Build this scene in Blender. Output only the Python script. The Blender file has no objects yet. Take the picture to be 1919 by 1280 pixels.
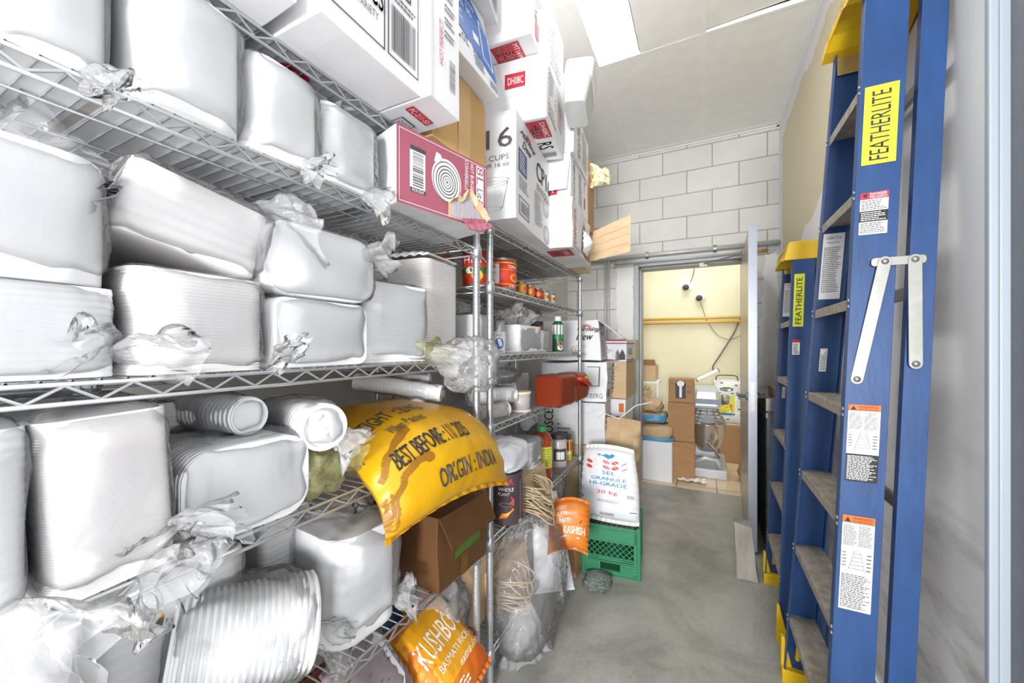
import bpy, math, random
from mathutils import Vector, Matrix, noise
PI = math.pi
scn = bpy.context.scene
C = scn.collection

# ------------------------------------------------------------------ camera
# room axes: X right (towards the ladders), Y into the room, Z up; the camera stands at X=Y=0
EYE = 1.276; YAW = math.radians(26.3); FPX = 720.0; CX = 959.5; CY = 650.0
cam = bpy.data.cameras.new('camera'); cam.sensor_width = 36.0; cam.lens = FPX / 1919 * 36
cam.shift_y = (CY - 640) / 1919; cam.clip_start = 0.02
camo = bpy.data.objects.new('camera', cam); C.objects.link(camo)
camo.location = (0, 0, EYE); camo.rotation_euler = (PI / 2, 0, YAW)
scn.camera = camo
# ------------------------------------------------------------------ world, exposure
w = bpy.data.worlds.new('world'); scn.world = w; w.use_nodes = True
w.node_tree.nodes['Background'].inputs[0].default_value = (0.97, 0.985, 1.0, 1)
w.node_tree.nodes['Background'].inputs[1].default_value = 1.48
vs = scn.view_settings
vs.view_transform = 'Standard'; vs.look = 'None'; vs.gamma = 1; vs.use_curve_mapping = False
vs.exposure = 0.34
scn.cycles.transparent_max_bounces = 24
scn.cycles.max_bounces = 5; scn.cycles.diffuse_bounces = 4; scn.cycles.glossy_bounces = 2; scn.cycles.transmission_bounces = 2
scn.cycles.use_adaptive_sampling = True; scn.cycles.adaptive_threshold = 0.03
CEIL = 3.07
def area(name, loc, sx, sy, power, rot=(0, 0, 0), col=(1, 1, 1)):
    l = bpy.data.lights.new(name, 'AREA'); l.shape = 'RECTANGLE'; l.size = sx; l.size_y = sy
    l.energy = power; l.color = col
    o = bpy.data.objects.new(name, l); C.objects.link(o); o.location = loc; o.rotation_euler = rot
    return o
area('troffer_light', (-0.47, 1.85, CEIL - 0.03), 0.24, 1.2, 10)
pl_ = bpy.data.lights.new('rear_fill_light', 'POINT'); pl_.energy = 600; pl_.shadow_soft_size = .45  # added fill behind the camera for ceiling and back wall, no room fixture
plo = bpy.data.objects.new('rear_fill_light', pl_); C.objects.link(plo); plo.location = (.25, -3.0, 1.35)
area('back_room_light', (-0.1, 4.5, 2.9), 0.9, 0.9, 15, col=(.97, .98, 1))

def at(px, py, X=None, Y=None, Z=None):
    c, s = math.cos(YAW), math.sin(YAW)
    a = (px - CX) / FPX; b = (CY - py) / FPX
    d = Vector((a * c - s, a * s + c, b))
    t = X / d.x if X is not None else (Y / d.y if Y is not None else (Z - EYE) / d.z)
    return Vector((0, 0, EYE)) + d * t

# ------------------------------------------------------------------ materials
def lin(h):
    v = [int(h[i:i + 2], 16) / 255 for i in (1, 3, 5)]
    return tuple((x / 12.92 if x <= .04045 else ((x + .055) / 1.055) ** 2.4) for x in v) + (1,)
MATS = {}
def mat(name, col, rough=.6, metal=0., bump=0., bscale=40., var=0., vscale=8., col2=None, spec=.5, dist=.002, stretch=None):
    if name in MATS: return MATS[name]
    m = bpy.data.materials.new(name); m.use_nodes = True; MATS[name] = m
    n = m.node_tree.nodes; l = m.node_tree.links; b = n['Principled BSDF']
    c = lin(col); b.inputs['Base Color'].default_value = c
    b.inputs['Roughness'].default_value = rough; b.inputs['Metallic'].default_value = metal
    b.inputs['Specular IOR Level'].default_value = spec
    m.diffuse_color = c
    if var or bump:
        tc = n.new('ShaderNodeTexCoord'); src = tc.outputs['Object']
        if stretch:
            mp = n.new('ShaderNodeMapping'); mp.inputs['Scale'].default_value = stretch
            l.new(src, mp.inputs[0]); src = mp.outputs[0]
    if var:
        t = n.new('ShaderNodeTexNoise'); t.inputs['Scale'].default_value = vscale; t.inputs['Detail'].default_value = 6
        l.new(src, t.inputs['Vector'])
        r = n.new('ShaderNodeValToRGB'); r.color_ramp.elements[0].position = .35; r.color_ramp.elements[1].position = .68
        c2 = lin(col2) if col2 else tuple(x * (1 - var) for x in c[:3]) + (1,)
        r.color_ramp.elements[0].color = c2; r.color_ramp.elements[1].color = c
        l.new(t.outputs['Fac'], r.inputs[0]); l.new(r.outputs[0], b.inputs['Base Color'])
    if bump:
        t = n.new('ShaderNodeTexNoise'); t.inputs['Scale'].default_value = bscale; t.inputs['Detail'].default_value = 5
        l.new(src, t.inputs['Vector'])
        bp = n.new('ShaderNodeBump'); bp.inputs['Strength'].default_value = bump; bp.inputs['Distance'].default_value = dist
        l.new(t.outputs['Fac'], bp.inputs['Height']); l.new(bp.outputs[0], b.inputs['Normal'])
    return m
def emis(name, col, st):
    m = bpy.data.materials.new(name); m.use_nodes = True; b = m.node_tree.nodes['Principled BSDF']
    b.inputs['Emission Color'].default_value = lin(col); b.inputs['Emission Strength'].default_value = st
    b.inputs['Base Color'].default_value = lin(col); MATS[name] = m
    return m
def film(name, body=.16, scale=30., strength=.7, tint='#fbfcff', rough=.09):
    """clear crinkled polythene"""
    m = bpy.data.materials.new(name); m.use_nodes = True; MATS[name] = m
    n = m.node_tree.nodes; l = m.node_tree.links
    n.remove(n['Principled BSDF']); out = n['Material Output']
    tc = n.new('ShaderNodeTexCoord')
    mp = n.new('ShaderNodeMapping'); mp.inputs['Scale'].default_value = (1, 1.2, .55); mp.inputs['Rotation'].default_value = (.4, .3, .5)
    l.new(tc.outputs['Object'], mp.inputs[0])
    t = n.new('ShaderNodeTexNoise'); t.inputs['Scale'].default_value = scale; t.inputs['Detail'].default_value = 2
    t.inputs['Distortion'].default_value = 1.6
    l.new(mp.outputs[0], t.inputs['Vector'])
    bp = n.new('ShaderNodeBump'); bp.inputs['Strength'].default_value = strength; bp.inputs['Distance'].default_value = .016
    l.new(t.outputs['Fac'], bp.inputs['Height'])
    tr = n.new('ShaderNodeBsdfTransparent'); tr.inputs[0].default_value = (1, 1, 1, 1)
    df = n.new('ShaderNodeBsdfDiffuse'); df.inputs[0].default_value = lin(tint)
    tl = n.new('ShaderNodeBsdfTranslucent'); tl.inputs[0].default_value = lin(tint)
    gl = n.new('ShaderNodeBsdfGlossy'); gl.inputs['Roughness'].default_value = rough
    l.new(bp.outputs[0], gl.inputs['Normal'])
    m0 = n.new('ShaderNodeMixShader'); m0.inputs[0].default_value = .25; l.new(df.outputs[0], m0.inputs[1]); l.new(tl.outputs[0], m0.inputs[2])
    m1 = n.new('ShaderNodeMixShader'); m1.inputs[0].default_value = body; l.new(tr.outputs[0], m1.inputs[1]); l.new(m0.outputs[0], m1.inputs[2])
    fr = n.new('ShaderNodeFresnel'); fr.inputs['IOR'].default_value = 1.3
    b2 = n.new('ShaderNodeBump'); b2.inputs['Strength'].default_value = .35; b2.inputs['Distance'].default_value = .008
    l.new(t.outputs['Fac'], b2.inputs['Height']); l.new(b2.outputs[0], fr.inputs['Normal'])
    m2 = n.new('ShaderNodeMixShader'); l.new(fr.outputs[0], m2.inputs[0]); l.new(m1.outputs[0], m2.inputs[1]); l.new(gl.outputs[0], m2.inputs[2])
    l.new(m2.outputs[0], out.inputs[0])
    m.diffuse_color = (.9, .92, .95, .4)
    return m
def frosted(name, col='#f1f2f5', rough=.35):
    m = mat(name, col, rough, bump=.08, bscale=15)
    b = m.node_tree.nodes['Principled BSDF']
    b.inputs['Subsurface Weight'].default_value = .0
    return m

M = {}
M['chrome'] = mat('zinc plated wire', '#dadde0', .38, .7, var=.12, vscale=30)
M['chrome2'] = mat('zinc plated post', '#d6dade', .28, .8, var=.15, vscale=12)
M['white_plastic'] = frosted('white polypropylene', '#f5f6f8', .38)
M['white_plastic2'] = frosted('warm white polypropylene', '#f6f3f3', .42)
M['foam'] = mat('white foam', '#f2eeec', .7, bump=.1, bscale=60)
M['film'] = film('clear polythene', .13, 26, .8)
M['film_soft'] = film('soft clear polythene', .22, 14, .6)
M['film_heavy'] = film('cloudy polythene', .22, 20, .9, rough=.14)
M['film_tuft'] = film('gathered clear polythene', .24, 20, .6, rough=.15)
M['film_yellow'] = film('yellowed polythene', .3, 22, .8, tint='#e8e6a4')
M['carton_white'] = mat('white printed board', '#eeeef1', .55, bump=.06, bscale=20, var=.05, vscale=6)
M['carton_white2'] = mat('dull white board', '#e2e3e6', .6, bump=.1, bscale=14, var=.08, vscale=7)
M['kraft'] = mat('kraft cardboard', '#b58a60', .75, bump=.12, bscale=60, var=.12, vscale=9, stretch=(1, 1, 4))
M['kraft_dark'] = mat('dark kraft cardboard', '#5e3c18', .7, bump=.1, bscale=60, var=.2, vscale=7)
M['kraft_light'] = mat('pale kraft cardboard', '#d8bc96', .75, bump=.12, bscale=60, var=.1, vscale=9, stretch=(1, 1, 4))
M['kraft_tan'] = mat('tan cardboard', '#d5ab6e', .72, bump=.1, bscale=40, var=.08, vscale=7)
M['paper_kraft'] = mat('kraft paper', '#cdb08a', .8, bump=.5, bscale=14, dist=.01, var=.12, vscale=10)
M['black'] = mat('black ink', '#222226', .6)
M['grey_ink'] = mat('grey ink', '#6d6a6c', .6)
M['darkgrey'] = mat('dark grey ink', '#4a474b', .6)
M['red'] = mat('red ink', '#c22a3c', .55)
M['pink'] = mat('maroon pink board', '#a65a6c', .55, var=.06, vscale=5)
M['blue_ink'] = mat('blue ink', '#3f74c4', .55)
M['navy_ink'] = mat('navy ink', '#4c5f90', .55)
M['cyan_ink'] = mat('light blue ink', '#3f93c6', .55)
M['coral_ink'] = mat('coral ink', '#dc4a45', .55)
M['white_ink'] = mat('white ink', '#f7f5f4', .55)
M['green_ink'] = mat('green ink', '#3f6a22', .6)
M['purple_ink'] = mat('purple ink', '#6e5670', .55)
M['yellow'] = mat('yellow moulded plastic', '#e9bf14', .45, var=.08, vscale=10)
M['sticker_yellow'] = mat('yellow sticker', '#dfe23a', .4)
M['orange'] = mat('orange ink', '#df6a1c', .5)
M['blue'] = mat('blue fibreglass', '#23497f', .42, bump=.15, bscale=90, var=.22, vscale=26, stretch=(1, 1, .25))
M['blue_edge'] = mat('blue fibreglass edge', '#4466a6', .35)
M['alu'] = mat('aluminium', '#a3a29e', .42, .75, var=.14, vscale=30)
M['tread'] = mat('worn aluminium tread', '#b5aca0', .6, .3, bump=.2, bscale=120, var=.35, vscale=40)
M['sack_yellow'] = mat('yellow woven plastic', '#dca90c', .36, bump=.35, bscale=18, dist=.006, var=.18, vscale=5, col2='#c88f08')
M['stain'] = mat('brown stain', '#94640a', .5)
M['rust'] = mat('grime', '#77705f', .8, var=.4, vscale=20)
# ------------------------------------------------------------------ mesh helpers
def nz(p, s=1., o=0.): return noise.noise(Vector((p[0] * s + o, p[1] * s + o * 1.7, p[2] * s - o)))
def lerp(a, b, t): return a + (b - a) * t
class MB:
    def __init__(self): self.v = []; self.f = []; self.m = []
    def add(self, vs, fs, mi=0):
        o = len(self.v); self.v += [Vector(p) for p in vs]
        for f in fs: self.f.append([o + i for i in f]); self.m.append(mi)
        return self
    def box(self, x0, x1, y0, y1, z0, z1, mi=0):
        return self.hexa([(x0, y0, z0), (x1, y0, z0), (x1, y1, z0), (x0, y1, z0), (x0, y0, z1), (x1, y0, z1), (x1, y1, z1), (x0, y1, z1)], mi)
    def hexa(self, c, mi=0):
        return self.add(c, [(3, 2, 1, 0), (4, 5, 6, 7), (0, 1, 5, 4), (1, 2, 6, 5), (2, 3, 7, 6), (3, 0, 4, 7)], mi)
    def ghexa(self, c, n=6, amp=.002, seed=0., mi=0):
        """subdivided box between 8 corners, softly dented"""
        c = [Vector(p) for p in c]; idx = {}; vs = []
        def P(i, j, k):
            key = (i, j, k)
            if key in idx: return idx[key]
            a, b, d = i / n, j / n, k / n
            bot = lerp(lerp(c[0], c[1], a), lerp(c[3], c[2], a), b); top = lerp(lerp(c[4], c[5], a), lerp(c[7], c[6], a), b)
            p = lerp(bot, top, d)
            if amp:
                q = p * 9
                p = p + Vector((nz(q, 1, seed), nz(q, 1, seed + 9), nz(q, 1, seed + 5))) * amp * 1.6
            idx[key] = len(vs); vs.append(p); return idx[key]
        fs = []
        for i in range(n):
            for j in range(n):
                fs.append((P(i, j, 0), P(i, j + 1, 0), P(i + 1, j + 1, 0), P(i + 1, j, 0)))
                fs.append((P(i, j, n), P(i + 1, j, n), P(i + 1, j + 1, n), P(i, j + 1, n)))
                fs.append((P(i, 0, j), P(i + 1, 0, j), P(i + 1, 0, j + 1), P(i, 0, j + 1)))
                fs.append((P(i, n, j), P(i, n, j + 1), P(i + 1, n, j + 1), P(i + 1, n, j)))
                fs.append((P(0, i, j), P(0, i, j + 1), P(0, i + 1, j + 1), P(0, i + 1, j)))
                fs.append((P(n, i, j), P(n, i + 1, j), P(n, i + 1, j + 1), P(n, i, j + 1)))
        return self.add(vs, fs, mi)
    def tube(self, pts, r, n=6, mi=0, closed=False, cap=True):
        pts = [Vector(p) for p in pts]; rs = r if isinstance(r, (list, tuple)) else [r] * len(pts)
        vs = []; prev = None
        for i, p in enumerate(pts):
            a = pts[(i - 1) % len(pts)] if (i > 0 or closed) else p
            b = pts[(i + 1) % len(pts)] if (i < len(pts) - 1 or closed) else p
            d = (b - a)
            d = d.normalized() if d.length > 1e-9 else Vector((0, 0, 1))
            if prev is None:
                u = d.orthogonal().normalized()
            else:
                u = prev - d * prev.dot(d); u = u.normalized() if u.length > 1e-6 else d.orthogonal().normalized()
            prev = u; v = d.cross(u)
            for k in range(n):
                t = 2 * PI * k / n; vs.append(p + (u * math.cos(t) + v * math.sin(t)) * rs[i])
        fs = []; m = len(pts)
        for i in range(m if closed else m - 1):
            for k in range(n):
                a = i * n; b = ((i + 1) % m) * n; k2 = (k + 1) % n
                fs.append((a + k, a + k2, b + k2, b + k))
        if cap and not closed:
            fs.append(tuple(range(n))[::-1]); fs.append(tuple((m - 1) * n + k for k in range(n)))
        return self.add(vs, fs, mi)
    def lathe(self, prof, o=(0, 0, 0), n=24, ax='z', mi=0, sx=1., sy=1.):
        vs = []; fs = []
        for r, z in prof:
            for k in range(n):
                t = 2 * PI * k / n; a, b = r * math.cos(t) * sx, r * math.sin(t) * sy
                p = {'z': (a, b, z), 'x': (z, a, b), 'y': (b, z, a)}[ax]
                vs.append((p[0] + o[0], p[1] + o[1], p[2] + o[2]))
        m = len(prof)
        for i in range(m - 1):
            for k in range(n):
                k2 = (k + 1) % n; fs.append((i * n + k, i * n + k2, (i + 1) * n + k2, (i + 1) * n + k))
        if prof[0][0] > 1e-6: fs.append(tuple(range(n))[::-1])
        if prof[-1][0] > 1e-6: fs.append(tuple((m - 1) * n + k for k in range(n)))
        return self.add(vs, fs, mi)
    def grid(self, fn, nu, nv, mi=0, wrapu=False):
        vs = [fn(i / nu, j / nv) for j in range(nv + 1) for i in range(nu + (0 if wrapu else 1))]
        w = nu if wrapu else nu + 1; fs = []
        for j in range(nv):
            for i in range(nu):
                i2 = (i + 1) % w if wrapu else i + 1
                fs.append((j * w + i, j * w + i2, (j + 1) * w + i2, (j + 1) * w + i))
        return self.add(vs, fs, mi)
    def prism(self, prof, a, b, mi=0):
        """profile polygon points (3D) swept from offset a to offset b"""
        n = len(prof); A = [Vector(p) + Vector(a) for p in prof]; B = [Vector(p) + Vector(b) for p in prof]
        return self.sweep(A, B, mi)
    def sweep(self, A, B, mi=0):
        n = len(A)
        return self.add(A + B, [tuple(range(n))[::-1], tuple(range(n, 2 * n))] + [(k, (k + 1) % n, n + (k + 1) % n, n + k) for k in range(n)], mi)
    def xf(self, mx):
        self.v = [mx @ p for p in self.v]; return self
    def build(self, name, mats, parent=None, smooth=False, bevel=0., solid=0., loc=None, rot=None, subsurf=0):
        me = bpy.data.meshes.new(name); me.from_pydata([tuple(p) for p in self.v], [], self.f)
        for mm in (mats if isinstance(mats, (list, tuple)) else [mats]): me.materials.append(M[mm] if isinstance(mm, str) else mm)
        if any(self.m): me.polygons.foreach_set('material_index', self.m)
        if smooth: me.polygons.foreach_set('use_smooth', [True] * len(me.polygons))
        me.update(); o = bpy.data.objects.new(name, me); C.objects.link(o)
        if parent: o.parent = parent
        if loc is not None: o.location = loc
        if rot is not None: o.rotation_euler = rot
        if solid:
            s = o.modifiers.new('s', 'SOLIDIFY'); s.thickness = solid; s.offset = 0
        if bevel:
            b = o.modifiers.new('b', 'BEVEL'); b.width = bevel; b.segments = 2; b.limit_method = 'ANGLE'; b.angle_limit = .7
        if subsurf:
            s = o.modifiers.new('ss', 'SUBSURF'); s.levels = subsurf; s.render_levels = subsurf
        return o
def tag(o, label, cat, group=None):
    o['label'] = label; o['category'] = cat
    if group: o['group'] = group
    return o
def thing(name, label, cat, loc=(0, 0, 0), rot=(0, 0, 0), group=None):
    o = bpy.data.objects.new(name, None); C.objects.link(o); o.location = loc
    o.rotation_euler = rot if isinstance(rot, (tuple, list)) else (0, 0, rot); o.empty_display_size = .05
    return tag(o, label, cat, group)
def struct(name, mb, mats, **k):
    o = mb.build(name, mats, **k)
    if not k.get('parent'): o['kind'] = 'structure'
    return o
def dup(o, loc, rot=None, label=None, group=None):
    r = o.copy(); C.objects.link(r); r.location = loc
    if rot is not None: r.rotation_euler = rot
    if label: r['label'] = label
    if group: r['group'] = group
    for ch in [x for x in C.objects if x.parent == o]:
        c = ch.copy(); C.objects.link(c); c.parent = r
    return r

# ------------------------------------------------------------------ ink: lettering and marks printed on a surface
TC = {}
def glyphs(s):
    if s in TC: return TC[s]
    cu = bpy.data.curves.new('t', 'FONT'); cu.body = s; cu.resolution_u = 2; cu.align_x = 'LEFT'
    o = bpy.data.objects.new('t', cu); C.objects.link(o)
    me = o.to_mesh(); vs = [(v.co.x, v.co.y) for v in me.vertices]; fs = [tuple(p.vertices) for p in me.polygons]
    o.to_mesh_clear(); bpy.data.objects.remove(o); bpy.data.curves.remove(cu)
    x0 = min(v[0] for v in vs); x1 = max(v[0] for v in vs); y0 = min(v[1] for v in vs); y1 = max(v[1] for v in vs)
    TC[s] = ([((x - x0) / (x1 - x0), (y - y0) / (y1 - y0)) for x, y in vs], fs); return TC[s]
class Ink:
    """marks in (u,v) 0..1 over a face; fn(u,v,h) gives the point h metres proud of it"""
    def __init__(self, fn): self.fn = fn; self.mb = MB(); self.mats = []
    def mi(self, m):
        if m not in self.mats: self.mats.append(m)
        return self.mats.index(m)
    def poly(self, pts, m, L=1): self.mb.add([self.fn(u, v, .0005 * L + .0004) for u, v in pts], [tuple(range(len(pts)))], self.mi(m)); return self
    def rect(self, u0, v0, u1, v1, m, L=1, n=1):
        for i in range(n):
            a, b = lerp(u0, u1, i / n), lerp(u0, u1, (i + 1) / n)
            for j in range(n):
                c, d = lerp(v0, v1, j / n), lerp(v0, v1, (j + 1) / n)
                self.poly([(a, c), (b, c), (b, d), (a, d)], m, L)
        return self
    def frame(self, u0, v0, u1, v1, t, m, L=1, tv=None):
        tv = tv or t
        self.rect(u0, v0, u1, v0 + tv, m, L); self.rect(u0, v1 - tv, u1, v1, m, L)
        self.rect(u0, v0 + tv, u0 + t, v1 - tv, m, L); return self.rect(u1 - t, v0 + tv, u1, v1 - tv, m, L)
    def text(self, s, u0, v0, u1, v1, m, L=2, rot=0, slant=0., bold=0.):
        vs, fs = glyphs(s); out = []
        for ox in ([0, bold, -bold] if bold else [0]):
            o = []
            for x, y in vs:
                x = x + slant * y + ox
                if rot == 90: a, b = 1 - y, x
                elif rot == -90: a, b = y, 1 - x
                elif rot == 180: a, b = 1 - x, 1 - y
                else: a, b = x, y
                o.append(self.fn(lerp(u0, u1, a), lerp(v0, v1, b), .0005 * L + .0004 + (abs(ox) * .002)))
            self.mb.add(o, fs, self.mi(m))
        return self
    def ring(self, cu, cv, ru, rv, t, m, L=1, n=28, a0=0., a1=2 * PI):
        P = []
        for k in range(n + 1):
            a = lerp(a0, a1, k / n); P.append((math.cos(a), math.sin(a)))
        for k in range(n):
            (c0, s0), (c1, s1) = P[k], P[k + 1]
            self.poly([(cu + c0 * ru, cv + s0 * rv), (cu + c0 * ru * (1 - t), cv + s0 * rv * (1 - t)), (cu + c1 * ru * (1 - t), cv + s1 * rv * (1 - t)), (cu + c1 * ru, cv + s1 * rv)], m, L)
        return self
    def disc(self, cu, cv, ru, rv, m, L=1, n=20, rot=0.):
        return self.poly([(cu + ru * math.cos(2 * PI * k / n + rot), cv + rv * math.sin(2 * PI * k / n)) for k in range(n)], m, L)
    def line(self, pts, t, m, L=1):
        for (a, b), (c, d) in zip(pts, pts[1:]):
            x, y = c - a, d - b; k = math.hypot(x, y) or 1; nx, ny = -y / k * t / 2, x / k * t / 2
            self.poly([(a + nx, b + ny), (a - nx, b - ny), (c - nx, d - ny), (c + nx, d + ny)], m, L)
        return self
    def barcode(self, u0, v0, u1, v1, m, L=1, n=22, seed=1, vert=False):
        r = random.Random(seed); x = 0.
        while x < 1:
            w_ = r.choice((.012, .022, .035)) * 22 / n; x2 = min(1, x + w_)
            if vert: self.rect(u0, lerp(v0, v1, x), u1, lerp(v0, v1, x2), m, L)
            else: self.rect(lerp(u0, u1, x), v0, lerp(u0, u1, x2), v1, m, L)
            x = x2 + r.choice((.015, .03)) * 22 / n
        return self
    def lines(self, u0, v0, u1, v1, n, m, L=1, seed=1, fill=.5, vert=False):
        """small print: rows of short dashes"""
        r = random.Random(seed)
        for i in range(n):
            a = (i + .5 - fill / 2) / n; b = (i + .5 + fill / 2) / n; x = 0.
            end = r.uniform(.7, 1.)
            while x < end - .03:
                x2 = min(end, x + r.uniform(.05, .16))
                if vert: self.rect(lerp(u0, u1, a), lerp(v0, v1, x), lerp(u0, u1, b), lerp(v0, v1, x2), m, L)
                else: self.rect(lerp(u0, u1, x), lerp(v1, v0, b), lerp(u0, u1, x2), lerp(v1, v0, a), m, L)
                x = x2 + .025
        return self
    def build(self, parent, name='printing'):
        if not self.mb.v: return None
        return self.mb.build(name, self.mats, parent)
def quadfn(o, u, v):
    """o origin, u and v full edge vectors, seen from outside"""
    o, u, v = Vector(o), Vector(u), Vector(v); n = u.cross(v).normalized()
    return lambda a, b, h: o + u * a + v * b + n * (h + .0012)

# ------------------------------------------------------------------ cartons
class Carton:
    """box with near-front-bottom corner P, length L along +Y', depth D towards -X', height H"""
    def __init__(s, name, label, cat, P, L, D, H, rot=0., mat_='carton_white', lean=(0, 0), group=None, amp=.002, hole=None, open_top=False, tape=None, base_amp=None):
        P = Vector(P); rot = math.radians(rot); X = Vector((math.cos(rot), math.sin(rot), 0)); Y = Vector((-math.sin(rot), math.cos(rot), 0))
        s.root = thing(name, label, cat, P + Y * L / 2 - X * D / 2, rot, group)
        s.L, s.D, s.H = L, D, H; dx, dy = lean
        b = [(-D / 2, -L / 2, 0), (D / 2, -L / 2, 0), (D / 2, L / 2, 0), (-D / 2, L / 2, 0)]
        t = [(x + dx, y + dy, H) for x, y, z in b]; s.c = [Vector(p) for p in b + t]
        mb = MB()
        if not open_top:
            mb.ghexa(s.c, 5, amp, P.y * 7 + P.z * 3)
        else:
            c = s.c; th = .005
            mb.ghexa([c[0], c[1], c[2], c[3]] + [p + Vector((0, 0, th)) for p in c[:4]], 2, 0)
            def slab(i, j, inn):
                n = Vector(inn) * th
                mb.hexa([c[i], c[j], c[j] + n, c[i] + n, c[i + 4], c[j + 4], c[j + 4] + n, c[i + 4] + n])
            slab(0, 1, (0, 1, 0)); slab(1, 2, (-1, 0, 0)); slab(2, 3, (0, -1, 0)); slab(3, 0, (1, 0, 0))
        s.body = mb.build('carton_body', mat_, s.root, bevel=.0025, smooth=False)
        c = s.c
        s.front = quadfn(c[1], c[2] - c[1], c[5] - c[1]); s.near = quadfn(c[0], c[1] - c[0], c[4] - c[0])
        s.bottom = quadfn(c[0], c[3] - c[0], c[1] - c[0]); s.top = quadfn(c[4], c[5] - c[4], c[7] - c[4])
        s.inks = {}
        if tape:
            tm = MB()
            for x in (-.5,):
                pass
            tm.box(-.025, .025, -L / 2 - .0015, L / 2 + .0015, H - .0005, H + .0018); tm.box(-.025, .025, -L / 2 - .0035, -L / 2 - .0015, H - .07, H + .0015)
            tm.build('packing_tape', tape, s.root)
    def ink(s, face):
        if face not in s.inks: s.inks[face] = Ink(getattr(s, face))
        return s.inks[face]
    def done(s):
        for k, i in s.inks.items(): i.build(s.root, 'printing')
        return s.root
    def flap(s, edge, length, ang, mat_, h=None, name='flap'):
        """flap hinged on a top edge; ang degrees from horizontal outwards (90 up, -90 hanging)"""
        c = s.c; i, j, out = {'front': (5, 6, (1, 0, 0)), 'near': (4, 5, (0, -1, 0)), 'back': (4, 7, (-1, 0, 0)), 'far': (7, 6, (0, 1, 0))}[edge]
        a = math.radians(ang); d = Vector(out) * math.cos(a) + Vector((0, 0, 1)) * math.sin(a)
        A, B = c[i] + Vector(out) * .003, c[j] + Vector(out) * .003; n = (B - A).normalized().cross(d) * .002
        sh = (B - A) * .03
        mb = MB().hexa([A + n, B + n, B + d * length - sh + n, A + d * length + sh + n, A - n, B - n, B + d * length - sh - n, A + d * length + sh - n])
        return mb.build(name, mat_, s.root)

# ------------------------------------------------------------------ container packs in plastic film
def rrect(a, b, r, n=8):
    out = []
    for cx, cy, a0 in ((a - r, b - r, 0), (-a + r, b - r, PI / 2), (-a + r, -b + r, PI), (a - r, -b + r, 1.5 * PI)):
        for k in range(n):
            t = a0 + PI / 2 * k / (n - 1); out.append((cx + r * math.cos(t), cy + r * math.sin(t)))
    return out
def stack_mesh(a, b, H, r, pitch, rim=.0025, axis='z', taper=0., lidz=True):
    """nested containers: rounded rectangle rims, one every pitch"""
    ring = rrect(a, b, r); n = len(ring); k = max(1, int(H / pitch)); p = H / k
    lv = [(0., -.0035)]
    if rim > 0:
        for i in range(k):
            z = i * p; lv += [(z + p * .1, 0.), (z + p * .55, 0.), (z + p * .62, -rim), (z + p * .98, -rim)]
    else:
        lv += [(.004, 0.), (H * .25, .001), (H * .5, .001), (H * .75, 0.), (H - .004, 0.)]
    lv.append((H, -.0035))
    vs = []
    for z, d in lv:
        sc = 1 - taper * z / H
        for x, y in ring:
            l = math.hypot(x, y); vs.append((x * sc * (1 + d / l), y * sc * (1 + d / l), z))
    fs = [(i * n + j, i * n + (j + 1) % n, (i + 1) * n + (j + 1) % n, (i + 1) * n + j) for i in range(len(lv) - 1) for j in range(n)]
    fs.append(tuple(range(n))[::-1]); top = (len(lv) - 1) * n
    mb = MB(); mb.add(vs, fs)
    # recessed lid on the last one
    ins = [(x * (1 - taper) * .86, y * (1 - taper) * .86, H - .004) for x, y in ring]
    o = len(mb.v); mb.v += [Vector(q) for q in ins]
    for j in range(n): mb.f.append([top + j, top + (j + 1) % n, o + (j + 1) % n, o + j]); mb.m.append(0)
    mb.f.append([o + j for j in range(n)]); mb.m.append(0)
    if axis == 'x': mb.xf(Matrix(((0, 0, 1, -H / 2), (1, 0, 0, 0), (0, 1, 0, b), (0, 0, 0, 1))))   # stack axis along x, ring in y/z
    if axis == 'y': mb.xf(Matrix(((1, 0, 0, 0), (0, 0, 1, -H / 2), (0, 1, 0, b), (0, 0, 0, 1))))
    return mb
def sp(x, e): return math.copysign(abs(x) ** e, x)
def bag_mesh(ax, ay, az, e=.35, amp=.006, seed=0., nu=56, nv=34, fs=16., floor=0.):
    def fn(u, v):
        th = 2 * PI * u; ph = -PI / 2 + PI * v
        x = sp(math.cos(ph), e) * sp(math.cos(th), e); y = sp(math.cos(ph), e) * sp(math.sin(th), e); z = sp(math.sin(ph), e)
        p = Vector((x * ax, y * ay, z * az)); q = p * fs
        d = .9 - abs(nz(q, 1, seed)) * 3.2 + .9 * (.4 - abs(nz(q * 2.1, 1, seed + 4)) * 2.2)
        p = p + p.normalized() * d * amp * (.45 if e > .6 else .75)
        p.z += az
        if p.z < floor: p.z = floor + (p.z - floor) * .05
        return p
    return MB().grid(fn, nu, nv, wrapu=True)
def tuft_mesh(L, w0, w1, dirv, folds=6, amp=.02, seed=0., bend=.2, n=44, m=14):
    """gathered film: narrow at the root, fanned and rippled at the free end"""
    d = Vector(dirv).normalized(); u = d.orthogonal().normalized(); v = d.cross(u)
    def fn(a, t):
        w_ = lerp(w0, w1, t ** .8); th = 2 * PI * a
        rr = w_ * (1 + (.16 * math.sin((folds + 4) * th + seed) + .12 * math.sin((2 * folds + 5) * th)) * t) + amp * t * nz((math.cos(th) * 2, math.sin(th) * 2, t * 3), 1, seed) * 2
        end = L * (1 + .35 * nz((math.cos(th) * 1.1, math.sin(th) * 1.1, seed), 1, seed))
        p = d * end * t + (u * math.cos(th) + v * math.sin(th) * .45) * rr
        return p + Vector((0, 0, -bend * L * t * t)) + Vector((nz(p * 20, 1, seed), nz(p * 20, 1, seed + 3), nz(p * 20, 1, seed + 6))) * amp * .5 * t
    return MB().grid(fn, n, m, wrapu=True)
PK = [0]
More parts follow.
